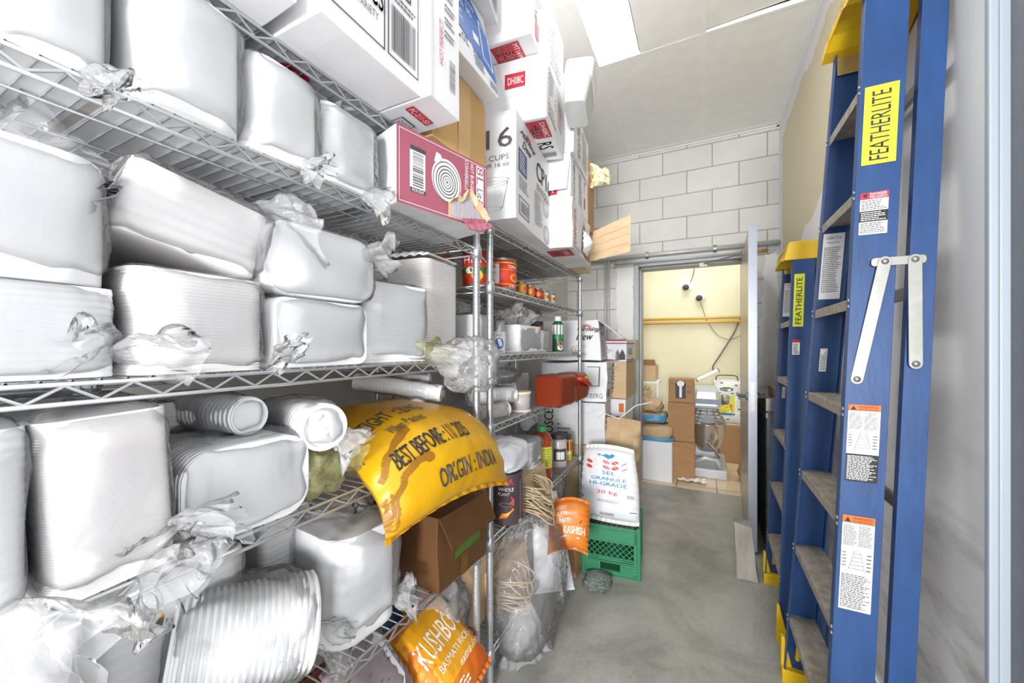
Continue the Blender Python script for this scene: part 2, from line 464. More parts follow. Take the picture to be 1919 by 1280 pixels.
def pack(label, c, size, rot=0., tilt=(0., 0.), r=.03, pitch=.006, rim=.002, axis='z', mat_='white_plastic', film_='film', e=.3, amp=.006, grow=1.07, tuft=None, group='wrapped container packs', taper=0., name='container_pack', split=0):
    """c = base centre, size = (x, y, z)"""
    PK[0] += 1; sd = PK[0] * 3.7; sx, sy, sz = size
    t = thing(name, label, 'container pack', c, (math.radians(tilt[0]), math.radians(tilt[1]), math.radians(rot)), group)
    if axis == 'z': mb = stack_mesh(sx / 2, sy / 2, sz, r, pitch, rim, 'z', taper)
    elif axis == 'x': mb = stack_mesh(sy / 2, sz / 2, sx, r, pitch, rim, 'x', taper)
    else: mb = stack_mesh(sx / 2, sz / 2, sy, r, pitch, rim, 'y', taper)
    mb.build('container_stack', mat_, t, smooth=True).modifiers.new('e', 'EDGE_SPLIT').split_angle = .9
    bag_mesh(sx / 2 * grow, sy / 2 * grow, sz / 2 * (grow * .99), e, amp, sd, floor=.0015).build('plastic_bag', film_, t, smooth=True)
    if tuft:
        for (p, L, w0, w1, d) in (tuft if isinstance(tuft, list) else [tuft]):
            tuft_mesh(L, w0, w1, d, 5 + PK[0] % 4, .02, sd).build('bag_end', 'film_tuft', t, smooth=True, loc=p)
    return t
def prange(px0, px1, X=-.7):
    return at(px0, 600, X=X).y, at(px1, 600, X=X).y
# ------------------------------------------------------------------ setting
BY = 3.74; WR = .56; WL = -1.22; RB = 5.25
def concrete_mat():
    m = bpy.data.materials.new('polished concrete'); m.use_nodes = True; n = m.node_tree.nodes; l = m.node_tree.links; b = n['Principled BSDF']
    tc = n.new('ShaderNodeTexCoord'); t = n.new('ShaderNodeTexNoise'); t.inputs['Scale'].default_value = 2.2; t.inputs['Detail'].default_value = 9; t.inputs['Roughness'].default_value = .62
    t.inputs['Distortion'].default_value = .8
    l.new(tc.outputs['Object'], t.inputs['Vector'])
    r = n.new('ShaderNodeValToRGB'); e = r.color_ramp.elements
    e[0].position = .32; e[0].color = lin('#84827c'); e[1].position = .7; e[1].color = lin('#b6b4ad')
    x = e.new(.52); x.color = lin('#a19f98')
    l.new(t.outputs['Fac'], r.inputs[0])
    t2 = n.new('ShaderNodeTexNoise'); t2.inputs['Scale'].default_value = 60; t2.inputs['Detail'].default_value = 3; l.new(tc.outputs['Object'], t2.inputs['Vector'])
    mx = n.new('ShaderNodeMix'); mx.data_type = 'RGBA'; mx.blend_type = 'OVERLAY'; mx.inputs[0].default_value = .25
    l.new(r.outputs[0], mx.inputs[6]); l.new(t2.outputs['Color'], mx.inputs[7]); l.new(mx.outputs[2], b.inputs['Base Color'])
    b.inputs['Roughness'].default_value = .42
    bp = n.new('ShaderNodeBump'); bp.inputs['Strength'].default_value = .15; bp.inputs['Distance'].default_value = .004; l.new(t.outputs['Fac'], bp.inputs['Height']); l.new(bp.outputs[0], b.inputs['Normal'])
    return m
def block_mat(name, c1, c2, mortar, axis='x', w=.4, h=.2, off=0.):
    m = bpy.data.materials.new(name); m.use_nodes = True; n = m.node_tree.nodes; l = m.node_tree.links; b = n['Principled BSDF']
    tc = n.new('ShaderNodeTexCoord'); sx = n.new('ShaderNodeSeparateXYZ'); cb = n.new('ShaderNodeCombineXYZ')
    l.new(tc.outputs['Object'], sx.inputs[0]); l.new(sx.outputs['X' if axis == 'x' else 'Y'], cb.inputs[0]); l.new(sx.outputs['Z'], cb.inputs[1])
    mp = n.new('ShaderNodeMapping'); mp.inputs['Location'].default_value = (off, -.035, 0); l.new(cb.outputs[0], mp.inputs[0])
    br = n.new('ShaderNodeTexBrick'); l.new(mp.outputs[0], br.inputs[0]); br.inputs['Scale'].default_value = 1
    br.inputs['Brick Width'].default_value = w; br.inputs['Row Height'].default_value = h; br.inputs['Mortar Size'].default_value = .0055; br.inputs['Mortar Smooth'].default_value = .4
    br.inputs['Color1'].default_value = lin(c1); br.inputs['Color2'].default_value = lin(c2); br.inputs['Mortar'].default_value = lin(mortar); br.inputs['Bias'].default_value = 0
    t = n.new('ShaderNodeTexNoise'); t.inputs['Scale'].default_value = 5; t.inputs['Detail'].default_value = 8; l.new(tc.outputs['Object'], t.inputs['Vector'])
    mx = n.new('ShaderNodeMix'); mx.data_type = 'RGBA'; mx.blend_type = 'SOFT_LIGHT'; mx.inputs[0].default_value = .35
    l.new(br.outputs[0], mx.inputs[6]); l.new(t.outputs['Fac'], mx.inputs[7]); l.new(mx.outputs[2], b.inputs['Base Color'])
    b.inputs['Roughness'].default_value = .75
    t3 = n.new('ShaderNodeTexNoise'); t3.inputs['Scale'].default_value = 120; l.new(tc.outputs['Object'], t3.inputs['Vector'])
    iv = n.new('ShaderNodeMath'); iv.operation = 'MULTIPLY_ADD'; l.new(br.outputs['Fac'], iv.inputs[0]); iv.inputs[1].default_value = -1.; l.new(t3.outputs['Fac'], iv.inputs[2])
    bp = n.new('ShaderNodeBump'); bp.inputs['Strength'].default_value = .5; bp.inputs['Distance'].default_value = .004; l.new(iv.outputs[0], bp.inputs['Height']); l.new(bp.outputs[0], b.inputs['Normal'])
    return m
def tile_mat(name, c, grout, size, rough=.3, ox=0, oy=0):
    m = bpy.data.materials.new(name); m.use_nodes = True; n = m.node_tree.nodes; l = m.node_tree.links; b = n['Principled BSDF']
    tc = n.new('ShaderNodeTexCoord'); mp = n.new('ShaderNodeMapping'); mp.inputs['Location'].default_value = (ox, oy, 0); l.new(tc.outputs['Object'], mp.inputs[0])
    br = n.new('ShaderNodeTexBrick'); br.offset = 0; l.new(mp.outputs[0], br.inputs[0]); br.inputs['Scale'].default_value = 1
    br.inputs['Brick Width'].default_value = size; br.inputs['Row Height'].default_value = size; br.inputs['Mortar Size'].default_value = .004
    br.inputs['Color1'].default_value = lin(c); br.inputs['Color2'].default_value = lin(c); br.inputs['Mortar'].default_value = lin(grout)
    t = n.new('ShaderNodeTexNoise'); t.inputs['Scale'].default_value = 6; t.inputs['Detail'].default_value = 6; l.new(tc.outputs['Object'], t.inputs['Vector'])
    mx = n.new('ShaderNodeMix'); mx.data_type = 'RGBA'; mx.blend_type = 'SOFT_LIGHT'; mx.inputs[0].default_value = .4
    l.new(br.outputs[0], mx.inputs[6]); l.new(t.outputs['Fac'], mx.inputs[7]); l.new(mx.outputs[2], b.inputs['Base Color'])
    b.inputs['Roughness'].default_value = rough
    return m
M['concrete'] = concrete_mat()
M['block'] = block_mat('painted concrete block', '#d5d4d1', '#dbdad7', '#a9a6a1', 'x', off=.12)
M['block_side'] = block_mat('old concrete block', '#b5b5b2', '#c6c5c2', '#9a9894', 'y')
M['floor_tile'] = tile_mat('beige floor tile', '#e4cfb0', '#7c6a52', .33, ox=-.12, oy=.07)
M['yellow_wall'] = mat('pale yellow paint', '#e8e4c8', .6, var=.06, vscale=2.5, col2='#e3dcbc')
M['ceiling_tile'] = mat('mineral fibre tile', '#f3f3f0', .85, bump=.25, bscale=160, var=.05, vscale=12)
M['tbar'] = mat('white ceiling bar', '#f2f2f1', .4)
M['steel_frame'] = mat('painted steel frame', '#a9acb0', .45, .3, var=.12, vscale=8)
M['steel_door'] = mat('brushed steel door skin', '#c3bdb0', .32, .7, var=.15, vscale=3, stretch=(1, 1, .1))
M['white_paint'] = mat('white wall paint', '#efeff0', .6, var=.03, vscale=4)
M['dark'] = mat('dark void', '#2a2a2a', .9)
M['spatula'] = mat('joint compound', '#ecebe8', .8, bump=.4, bscale=20, dist=.003)

struct('floor', MB().box(WL - .1, WR + .3, -1.7, BY + .06, -.06, 0), 'concrete')
struct('floor_back_room', MB().box(-1.6, 1.6, BY + .06, RB, -.06, .002), 'floor_tile')
# back wall with door opening
DX0, DX1, DZ = -.527, .305, 2.02
mb = MB().box(WL - .1, DX0 - .045, BY, BY + .2, 0, 3.2).box(DX1 + .045, WR + .1, BY, BY + .2, 0, 3.2).box(DX0 - .045, DX1 + .045, BY, BY + .2, DZ + .045, 3.2)
struct('wall_back', mb, 'block')
struct('wall_left', MB().box(WL - .1, WL, -.5, BY, 0, 3.2), mat('grey white wall', '#cfcdca', .8, var=.12, vscale=4))
# right wall: white paint, beige older paint and jointing compound patches
def rwall():
    m = bpy.data.materials.new('patched painted wall'); m.use_nodes = True; n = m.node_tree.nodes; l = m.node_tree.links; b = n['Principled BSDF']
    tc = n.new('ShaderNodeTexCoord'); sx = n.new('ShaderNodeSeparateXYZ'); l.new(tc.outputs['Object'], sx.inputs[0])
    t = n.new('ShaderNodeTexNoise'); t.inputs['Scale'].default_value = 5; t.inputs['Detail'].default_value = 7; l.new(tc.outputs['Object'], t.inputs['Vector'])
    def M2(op, a, c_=None, d=None):
        x = n.new('ShaderNodeMath'); x.operation = op
        for i, q in enumerate((a, c_, d)):
            if q is None: continue
            if isinstance(q, (int, float)): x.inputs[i].default_value = q
            else: l.new(q, x.inputs[i])
        return x.outputs[0]
    nz_ = M2('MULTIPLY_ADD', t.outputs['Fac'], .22, -.11)
    # compound band below: boundary z0(y) ; band near the ceiling corner
    zz = M2('ADD', sx.outputs['Z'], nz_)
    lower = M2('GREATER_THAN', zz, M2('MULTIPLY_ADD', sx.outputs['Y'], -.22, 2.62))
    up = M2('LESS_THAN', zz, 2.93)
    yy = M2('ADD', sx.outputs['Y'], nz_)
    fy = M2('LESS_THAN', yy, 3.62)
    beige = M2('MULTIPLY', M2('MULTIPLY', lower, up), fy)
    # grime low down, as on a wall scuffed by goods
    g = n.new('ShaderNodeTexNoise'); g.inputs['Scale'].default_value = 9; g.inputs['Detail'].default_value = 9; g.inputs['Roughness'].default_value = .7
    mp = n.new('ShaderNodeMapping'); mp.inputs['Rotation'].default_value = (.7, 0, 0); mp.inputs['Scale'].default_value = (1, .35, 1.4); l.new(tc.outputs['Object'], mp.inputs[0]); l.new(mp.outputs[0], g.inputs['Vector'])
    gm = M2('GREATER_THAN', .95, sx.outputs['Z'])
    gr = n.new('ShaderNodeValToRGB'); gr.color_ramp.elements[0].position = .48; gr.color_ramp.elements[1].position = .72; l.new(g.outputs['Fac'], gr.inputs[0])
    low = n.new('ShaderNodeMapRange'); low.inputs[1].default_value = 1.25; low.inputs[2].default_value = .35; l.new(sx.outputs['Z'], low.inputs[0])
    dirt = M2('MULTIPLY', M2('MULTIPLY', gr.outputs[0], low.outputs[0]), .75)
    a = n.new('ShaderNodeMix'); a.data_type = 'RGBA'; a.inputs[6].default_value = lin('#ececed'); a.inputs[7].default_value = lin('#d9cfb2'); l.new(beige, a.inputs[0])
    c = n.new('ShaderNodeMix'); c.data_type = 'RGBA'; l.new(a.outputs[2], c.inputs[6]); c.inputs[7].default_value = lin('#8f8a80'); l.new(dirt, c.inputs[0])
    l.new(c.outputs[2], b.inputs['Base Color']); b.inputs['Roughness'].default_value = .6
    return m
struct('wall_right', MB().box(WR, WR + .12, 1.215, BY, 0, 3.2), rwall())
struct('baseboard_right', MB().box(WR - .012, WR, 1.215, BY, 0, .1), 'white_paint', bevel=.003)
struct('trim_1', MB().box(WR - .005, WR + .12, 1.165, 1.215, 0, 3.1).box(WR - .02, WR - .005, 1.165, 1.18, 0, 3.1), mat('blue grey steel frame', '#a4adb7', .5, .1), bevel=.003)
struct('door_2', MB().box(WR + .01, WR + .05, .45, 1.163, .01, 3.05), mat('grey painted door', '#71757c', .6, bump=.3, bscale=200, var=.1, vscale=20), bevel=.003)
# ceiling: recessed tiles between bars
struct('ceiling', MB().box(WL - .1, WR + .12, -.1, BY + .2, CEIL + .1, CEIL + .16), 'dark')
tm = MB(); xs = [-1.813, -1.203, -.593, .01, .62]; ys = [-.1, .02, 1.24, 2.46, 3.68, 3.80]
for i in range(4):
    for j in range(5):
        x0, x1, y0, y1 = max(xs[i], WL), min(xs[i + 1], WR), ys[j], min(ys[j + 1], BY)
        if i == 2 and j == 2: x0 = -.343
        if i == 3 and j == 1: pass
        z = CEIL - .004
        lift = .03 if (i == 3 and j == 2) else 0
        y1b = y1 - (.022 if lift else .006)
        tm.hexa([(x0 + .006, y0 + .006, z), (x1 - .006, y0 + .006, z), (x1 - .006, y1b, z + lift * 1.0), (x0 + .006, y1b, z + lift * .3), (x0 + .006, y0 + .006, z + .015), (x1 - .006, y0 + .006, z + .015), (x1 - .006, y1b, z + .015 + lift), (x0 + .006, y1b, z + .015 + lift * .3)])
struct('ceiling_tiles', tm, 'ceiling_tile')
tb = MB()
for x in xs[1:-1]: tb.box(x - .011, x + .011, -.1, BY, CEIL - .005, CEIL + .02)
for y in ys[:-1]: 
    if y < BY: tb.box(WL, WR, y - .011, y + .011, CEIL - .0055, CEIL + .02)
tb.box(WR - .02, WR, 1.2, BY, CEIL - .01, CEIL); tb.box(WL, WR, BY - .02, BY, CEIL - .01, CEIL)
struct('trim_2', tb, 'tbar')
t = thing('ceiling_light', 'long narrow white lit panel light set in the tiled ceiling', 'ceiling light', (-.468, 1.85, CEIL - .005))
MB().box(-.125, .125, -.61, .61, .012, .03).build('light_housing', 'tbar', t)
MB().box(-.119, .119, -.6, .6, 0, .012).build('diffuser', emis('lit diffuser', '#fdfeff', 2.2), t)
# door frame (in the back wall), painted surround, header
fm = MB()
for x0, x1 in ((DX0 - .045, DX0), (DX1, DX1 + .045)): fm.box(x0, x1, BY - .015, BY + .21, 0, DZ + .045)
fm.box(DX0, DX1, BY - .015, BY + .21, DZ, DZ + .045)
fm.box(DX0, DX0 + .016, BY + .05, BY + .2, 0, DZ).box(DX0, DX1, BY + .05, BY + .2, DZ - .016, DZ)
struct('trim_3', fm, 'steel_frame', bevel=.003)
def blob_outline(pts, amp, seed): 
    out = []
    for (a, b), (c, d) in zip(pts, pts[1:] + pts[:1]):
        k = max(2, int(math.hypot(c - a, d - b) / .03))
        for i in range(k):
            x, z = lerp(a, c, i / k), lerp(b, d, i / k); out.append((x + amp * nz((x * 14, z * 14, seed)), z + amp * nz((x * 14, z * 14, seed + 7))))
    return out
po = blob_outline([(DX0 - .2, .0), (DX0 - .05, 0), (DX0 - .05, 2.07), (DX1 + .05, 2.07), (DX1 + .05, 2.11), (DX0 - .2, 2.13)], .03, 2)
n_ = len(po)
struct('trim_4', MB().sweep([Vector((x, BY - .0035, z)) for x, z in po], [Vector((x, BY + .001, z)) for x, z in po]), 'spatula')
po = blob_outline([(DX1 + .08, 0), (WR - .01, 0), (WR - .01, 2.05), (DX1 + .16, 2.02), (DX1 + .13, 1.5)], .035, 5)
struct('trim_5', MB().sweep([Vector((x, BY - .003, z)) for x, z in po], [Vector((x, BY + .001, z)) for x, z in po]), 'spatula')
# threshold and back room
struct('wall_back_room', MB().box(-1.6, 1.6, RB, RB + .1, 0, 3.2).box(-1.6, -1.5, BY + .2, RB, 0, 3.2).box(1.0, 1.1, BY + .2, RB, 0, 3.2), 'yellow_wall')
struct('ceiling_back_room', MB().box(-1.6, 1.6, BY + .2, RB, 3.0, 3.1), 'tbar')
struct('baseboard_back_room', MB().box(-1.5, 1.0, RB - .012, RB, 0, .1), 'floor_tile')
# open door leaf
dr = MB().box(-.0225, .0225, -.93, 0, .02, 2.015)
d = struct('door_1', MB().box(-.0215, .0215, -.925, 0, .02, 2.015), 'steel_door', loc=(.312, 3.70, 0), rot=(0, 0, math.radians(-2.0)), bevel=.002)
MB().box(-.0235, .0235, -.932, -.925, .02, 2.017).build('door_edge', mat('door edge steel', '#959ba5', .4, .4), d)
lock = MB().box(-.012, .012, -.9335, -.932, .88, 1.06); lock.build('latch_plate', 'alu', d)
for sgn in (-1, 1):
    h_ = MB().lathe([(.028, 0), (.028, .008), (.012, .012), (.012, .05)], (0, 0, 0), 16, 'x')
    h_.tube([(.045, 0, 0), (.05, .02, 0), (.05, .12, .0)], .010, 8)
    if sgn < 0: h_.xf(Matrix.Scale(-1, 4, (1, 0, 0)))
    h_.build('door_handle', 'alu', d, smooth=True, loc=(sgn * .0225, -.865, .965))
cl = MB().tube([(-.02, -.35, 1.98), (-.16, -.22, 1.975), (-.30, -.02, 1.99)], .006, 6).box(-.33, -.27, -.03, .02, 1.965, 2.0).lathe([(.02, 0), (.02, .03)], (-.02, -.35, 1.965), 10)
cl.build('closer_arm', 'alu', d)
# pipes
def pipe(name, label, cat, pts, r, m, group=None, brackets=()):
    t = thing(name, label, cat, pts[0], 0, group); o = Vector(pts[0])
    MB().tube([Vector(p) - o for p in pts], r, 12).build('pipe_run', m, t, smooth=True)
    for p in brackets:
        p = Vector(p) - o; MB().lathe([(r * 1.5, -.012), (r * 1.5, .012)], p, 12, 'x').build('pipe_clip', 'alu', t)
    return t
M['conduit'] = mat('grey painted conduit', '#c3c5c6', .45, .3, var=.1, vscale=20)
yb = BY - .035
pz = 2.115
pipe('conduit', 'thick grey painted conduit running level above the door opening', 'conduit', [(-1.05, yb, pz), (WR - .005, yb, pz)], .021, 'conduit', brackets=[(-.45, yb, pz), (.1, yb, pz)])
pipe('conduit', 'thin grey conduit just under the thick one above the door', 'conduit', [(-.75, yb, pz - .06), (.42, yb, pz - .06)], .010, 'conduit')
pipe('conduit', 'left one of the two upright conduits on the block wall left of the door', 'conduit', [(-.83, yb, .4), (-.83, yb, pz - .02)], .011, 'conduit', 'upright conduits left of the door')
pipe('conduit', 'right one of the two upright conduits on the block wall left of the door', 'conduit', [(-.80, yb, .4), (-.80, yb, pz - .02)], .011, 'conduit', 'upright conduits left of the door')
bx = thing('junction_fitting', 'small brass conduit fitting between the open door and right wall', 'pipe fitting', (WR - .13, BY - .03, 2.06))
MB().lathe([(.006, -.05), (.012, -.045), (.012, .045), (.006, .05)], (0, 0, 0), 10, 'x').build('brass_body', mat('brass', '#b98d3c', .4, .7), bx, smooth=True)
MB().tube([(.05, 0, 0), (.115, 0, 0)], .006, 8).build('pipe_stub', 'conduit', bx)

# ------------------------------------------------------------------ wire shelving
POSTR = .0127
def shelf_mesh(x0, x1, y0, y1, zb, th=.024):
    """wire deck: lower rail height zb, deck height zb+th"""
    mb = MB(); zt = zb + th; r = .0032
    for x in (x0, x1, (x0 + x1) / 2):
        mb.tube([(x, y0 + .012, zb), (x, y1 - .012, zb)], r if x != (x0 + x1) / 2 else .0026, 6)
        mb.tube([(x, y0 + .012, zt), (x, y1 - .012, zt)], r if x != (x0 + x1) / 2 else .0026, 6)
        pts = []; y = y0 + .015; k = 0
        while y < y1 - .012:
            pts.append((x, y, zt - .002 if k % 2 else zb + .002)); y += .032; k += 1
        mb.tube(pts, .0026, 5)
    for y in (y0 + .004, y1 - .004):
        mb.tube([(x0, y, zb), (x1, y, zb)], r, 6); mb.tube([(x0, y, zt), (x1, y, zt)], r, 6)
        pts = [(x0 + i * .032 + .01, y, zt - .002 if i % 2 else zb + .002) for i in range(int((x1 - x0 - .02) / .032) + 1)]
        mb.tube(pts, .0026, 5)
    for x in (x0 - .11, x0 - .35): mb.tube([(x, y0, zt - .002), (x, y1, zt - .002)], .0022, 5)
    n = int((y1 - y0) / .0254)
    for i in range(1, n):
        y = y0 + (y1 - y0) * i / n
        mb.tube([(x0, y, zt + .0035), (x1, y, zt + .0035)], .0018, 5, cap=False)
    return mb
def post_mesh(h):
    prof = [(.0001, .008), (POSTR * .8, .008), (POSTR, .014)]; z = .0254
    while z < h - .02:
        prof += [(POSTR, z - .0018), (POSTR - .0013, z - .0008), (POSTR - .0013, z + .0008), (POSTR, z + .0018)]; z += .0254
    prof += [(POSTR, h - .006), (POSTR + .0008, h - .005), (POSTR * .9, h), (.0001, h)]
    return MB().lathe(prof, n=16)
def unit(label, x0, x1, y0, y1, zs, h, posts=None):
    t = thing('wire_shelving_unit', label, 'shelving unit', ((x0 + x1) / 2, (y0 + y1) / 2, 0), 0)
    o = Vector(t.location)
    for z in zs:
        s_ = shelf_mesh(x0, x1, y0, y1, z).xf(Matrix.Translation(-o)); s_.build('wire_shelf', 'chrome', t, smooth=True)
    for x in (x0, x1):
        for y in (y0, y1):
            p = post_mesh(h).build('post', 'chrome2', t, smooth=True, loc=(x - o.x, y - o.y, 0))
            p.modifiers.new('e', 'EDGE_SPLIT').split_angle = .7
            MB().lathe([(.0001, 0), (.011, 0), (.014, .004), (.014, .014), (.006, .016), (.006, .03)], n=12).build('levelling_foot', 'alu', p, smooth=True)
            for z in zs:
                MB().lathe([(POSTR + .001, -.012), (POSTR + .0065, -.012), (POSTR + .0055, .02), (POSTR + .003, .036), (POSTR + .001, .037)], (0, 0, z), 16).build('collar', 'chrome2', p, smooth=True)
    return t
XF, XB = -.70, -1.157
Z1 = [.13, .541, .930, 1.206, 1.592, 1.815]
Z2 = [.13, .541, .957, 1.220, 1.480, 1.700]
unit('tall chrome wire shelving unit nearest the camera, packed with white wrapped containers', XF, XB, -.38, 1.138, Z1, 1.89)
unit('farther chrome wire shelving unit holding tins, bottles, cups and tall white boxes', XF, XB, 1.232, 2.398, Z2, 1.79)
D1 = [z + .0295 for z in Z1]; D2 = [z + .0295 for z in Z2]   # standing heights

# ------------------------------------------------------------------ ladders
def ladder(label, loc, rot, H, yb0, yb1, yt0, yt1, lean, steps, big=True, capz=None):
    """x towards the wall, y along it; near rail y0, far rail y1; b bottom, t top"""
    t = thing('step_ladder', label, 'ladder', loc, rot)
    W = .088; F = .028
    def chan(A, B, sy, w_, fl, th=.004):
        """C channel web in the x direction, flanges towards +sy"""
        def sec(p):
            x, y, z = p
            pts = [(0, 0), (w_, 0), (w_, fl), (w_ - th, fl), (w_ - th, th), (th, th), (th, fl), (0, fl)]
            return [Vector((x + a, y + b * sy, z)) for a, b in pts]
        return MB().sweep(sec(A), sec(B))
    def rp(y0, y1, z, off=0): return lerp(y0, y1, z / H)
    def fx(z): return lean * z / H
    near = chan((0, yb0, .0), (fx(H), yt0, H), 1, W, F).build('front_rail', 'blue', t, bevel=.0012)
    far = chan((0, yb1, .0), (fx(H), yt1, H), -1, W, F).build('front_rail', 'blue', t, bevel=.0012)
    rx = W + .028
    rl = chan((rx, yb0 + .01, 0), (rx + fx(H) * .97 , yt0 + .005, H - .02), 1, .05, .024).build('rear_rail', 'blue', t, bevel=.0012)
    chan((rx, yb1 - .01, 0), (rx + fx(H) * .97, yt1 - .005, H - .02), -1, .05, .024).build('rear_rail', 'blue', t, bevel=.0012)
    for k, z in enumerate(steps):
        y0, y1 = rp(yb0, yt0, z) + .004, rp(yb1, yt1, z) - .004; x = fx(z) + .002
        mb = MB(); n = 11; dp = .084
        prof = [(0, 0), (0, .026)]
        for i in range(n):
            a = dp * (i + .15) / n; b = dp * (i + .85) / n; prof += [(a, .026), (a + .0008, .0285), (b - .0008, .0285), (b, .026)]
        prof += [(dp, .026), (dp, 0), (dp - .002, 0), (dp - .002, .0235), (.002, .0235), (.002, 0)]
        mb.sweep([Vector((x + a, y0, z + b - .026)) for a, b in prof], [Vector((x + a, y1, z + b - .026)) for a, b in prof])
        st = mb.build('step', 'tread', t)
        for yy in (y0 + .004, y1 - .004):
            for dz in (-.006, .010):
                MB().lathe([(.0001, -.004), (.005, -.0025), (.0055, .0005)], (x - .0022, yy, z - .012 + dz), 8, 'x').build('rivet', 'alu', st, smooth=True)
    for z in [s_ + .02 for s_ in steps[::2]]:
        y0, y1 = rp(yb0, yt0, z) + .01, rp(yb1, yt1, z) - .01
        MB().box(rx + fx(z) + .034, rx + fx(z) + .046, y0, y1, z - .015, z + .02).build('rear_brace', 'alu', t, bevel=.002)
    # moulded top cap
    cz = H; a0, a1 = yt0 - .022, yt1 + .022; x0 = fx(H) - .035; x1 = x0 + .2
    cap = MB().ghexa([(x0 + .0, a0 + .012, cz - .055), (x1, a0 + .012, cz - .055), (x1, a1 - .012, cz - .055), (x0, a1 - .012, cz - .055), (x0 + .018, a0, cz + .03), (x1, a0, cz + .03), (x1, a1, cz + .03), (x0 + .018, a1, cz + .03)], 6, 0)
    for v in cap.v:   # arched lower edge
        if v.z < cz - .05: v.z += .035 * max(0, 1 - ((v.y - (a0 + a1) / 2) / ((a1 - a0) * .34)) ** 2)
    cp = cap.build('top_cap', 'yellow', t, bevel=.008)
    ik = Ink(quadfn((x0 - .002, a1 - .02, cz - .045), (.0, a0 - a1 + .04, 0), (.019, 0, .07)))
    ik.text('FEATHERLITE', .06, .46, .94, .86, 'black')
    ik.build(cp, 'lettering')
    for yy, zz in ((yt0, 0), (yt1, 0)):
        sg = 1 if yy == yt0 else -1
        MB().box(fx(H) + .005, fx(H) + .075, yy + .0045 * sg - .001, yy + .0045 * sg + .001, cz - .11, cz - .04).build('cap_bracket', mat('zinc yellow bracket', '#c9b47a', .4, .6), t)
    # feet
    for (yy, sg) in ((yb0, 1), (yb1, -1)):
        for xx, ww in ((0, W), (rx, .05)):
            mb = MB().box(xx - .005, xx + ww + .005, min(yy - .005 * sg, yy + (F + .006) * sg), max(yy - .005 * sg, yy + (F + .006) * sg), -.004, .05)
            mb.sweep([Vector((xx - .006, yy - .006 * sg, .05)), Vector((xx + .03, yy - .006 * sg, .05)), Vector((xx + .006, yy - .006 * sg, .16)), Vector((xx - .004, yy - .006 * sg, .16))],
                     [Vector((xx - .006, yy + .014 * sg, .05)), Vector((xx + .03, yy + .014 * sg, .05)), Vector((xx + .006, yy + .014 * sg, .16)), Vector((xx - .004, yy + .014 * sg, .16))])
            mb.build('foot', 'yellow', t, bevel=.003)
    # corner braces under the lowest step
    z = steps[0]
    for yy, sg in ((rp(yb0, yt0, z), 1), (rp(yb1, yt1, z), -1)):
        MB().tube([(fx(z) + .03, yy + .006 * sg, .1), (fx(z) + .03, yy + .035 * sg, z - .09), (fx(z) + .03, yy + .11 * sg, z - .03)], .008, 6).build('corner_brace', 'yellow', t)
    return t, rp, fx
SB = [.262, .545, .83, 1.115, 1.40, 1.685, 1.965]
LB, rpb, fxb = ladder('tall blue fibreglass step ladder folded against the right wall, nearest the camera', (.279, 0, 0), 0, 2.27, 1.25, 1.80, 1.325, 1.60, .112, SB)
SS = [.262, .545, .83, 1.115, 1.40]
LS, rps, fxs = ladder('shorter blue step ladder folded against the wall behind the tall one', (.303, 0, 0), math.radians(-1.2), 1.745, 2.0, 2.50, 2.245, 2.535, .09, SS)
LS.location.x -= .05
# markings on the big ladder: near web, facing the camera side
def webfn(t, y0, y1, H, lean, z0, z1, u0=.006, u1=.082):
    def fn(u, v, h):
        z = lerp(z0, z1, v); return Vector((lean * z / H + lerp(u0, u1, u), lerp(y0, y1, z / H) - .0012 - h, z))
    return fn
def zon(py, px, y): return at(px, py, Y=y).z
def sticker(root, fn, parts):
    i = Ink(fn); parts(i); i.build(root, 'sticker')
def st_brand(i):
    i.rect(0, 0, 1, 1, 'sticker_yellow', 1); i.text('FEATHERLITE', .22, .05, .78, .93, 'darkgrey', 2, rot=90, bold=.001)
    i.text('FS-03', .86, .93, .93, .97, 'darkgrey', 2)
sticker(LB, webfn(LB, 1.25, 1.325, 2.27, .112, zon(303, 1640, 1.29), zon(152, 1640, 1.29), .008, .076), st_brand)
def st_danger(i):
    i.rect(0, 0, 1, 1, 'white_ink', 1); i.rect(0, .84, 1, 1, 'red', 2); i.text('DANGER', .34, .93, .94, .985, 'white_ink', 3); i.text('PELIGRO', .34, .86, .94, .915, 'white_ink', 3)
    i.poly([(.06, .95), (.26, .98), (.2, .87)], 'black', 3)
    i.lines(.05, .58, .95, .82, 6, 'black', 2, 3, .45); i.rect(0, .3, 1, .56, 'black', 2); i.lines(.05, .32, .95, .54, 5, 'white_ink', 3, 4, .4); i.lines(.05, .03, .95, .28, 6, 'black', 2, 5, .45)
sticker(LB, webfn(LB, 1.25, 1.325, 2.27, .112, zon(436, 1636, 1.285), zon(356, 1636, 1.285), .01, .066), st_danger)
def mini_ladder(i, u, v, su, sv, m='grey_ink'):
    i.line([(u - su, v), (u - su * .3, v + sv)], .012, m, 3); i.line([(u + su, v), (u + su * .3, v + sv)], .012, m, 3)
    for k in range(5): a = .1 + k * .18; i.line([(u - su * (1 - .7 * a), v + sv * a), (u + su * (1 - .7 * a), v + sv * a)], .006, m, 3)
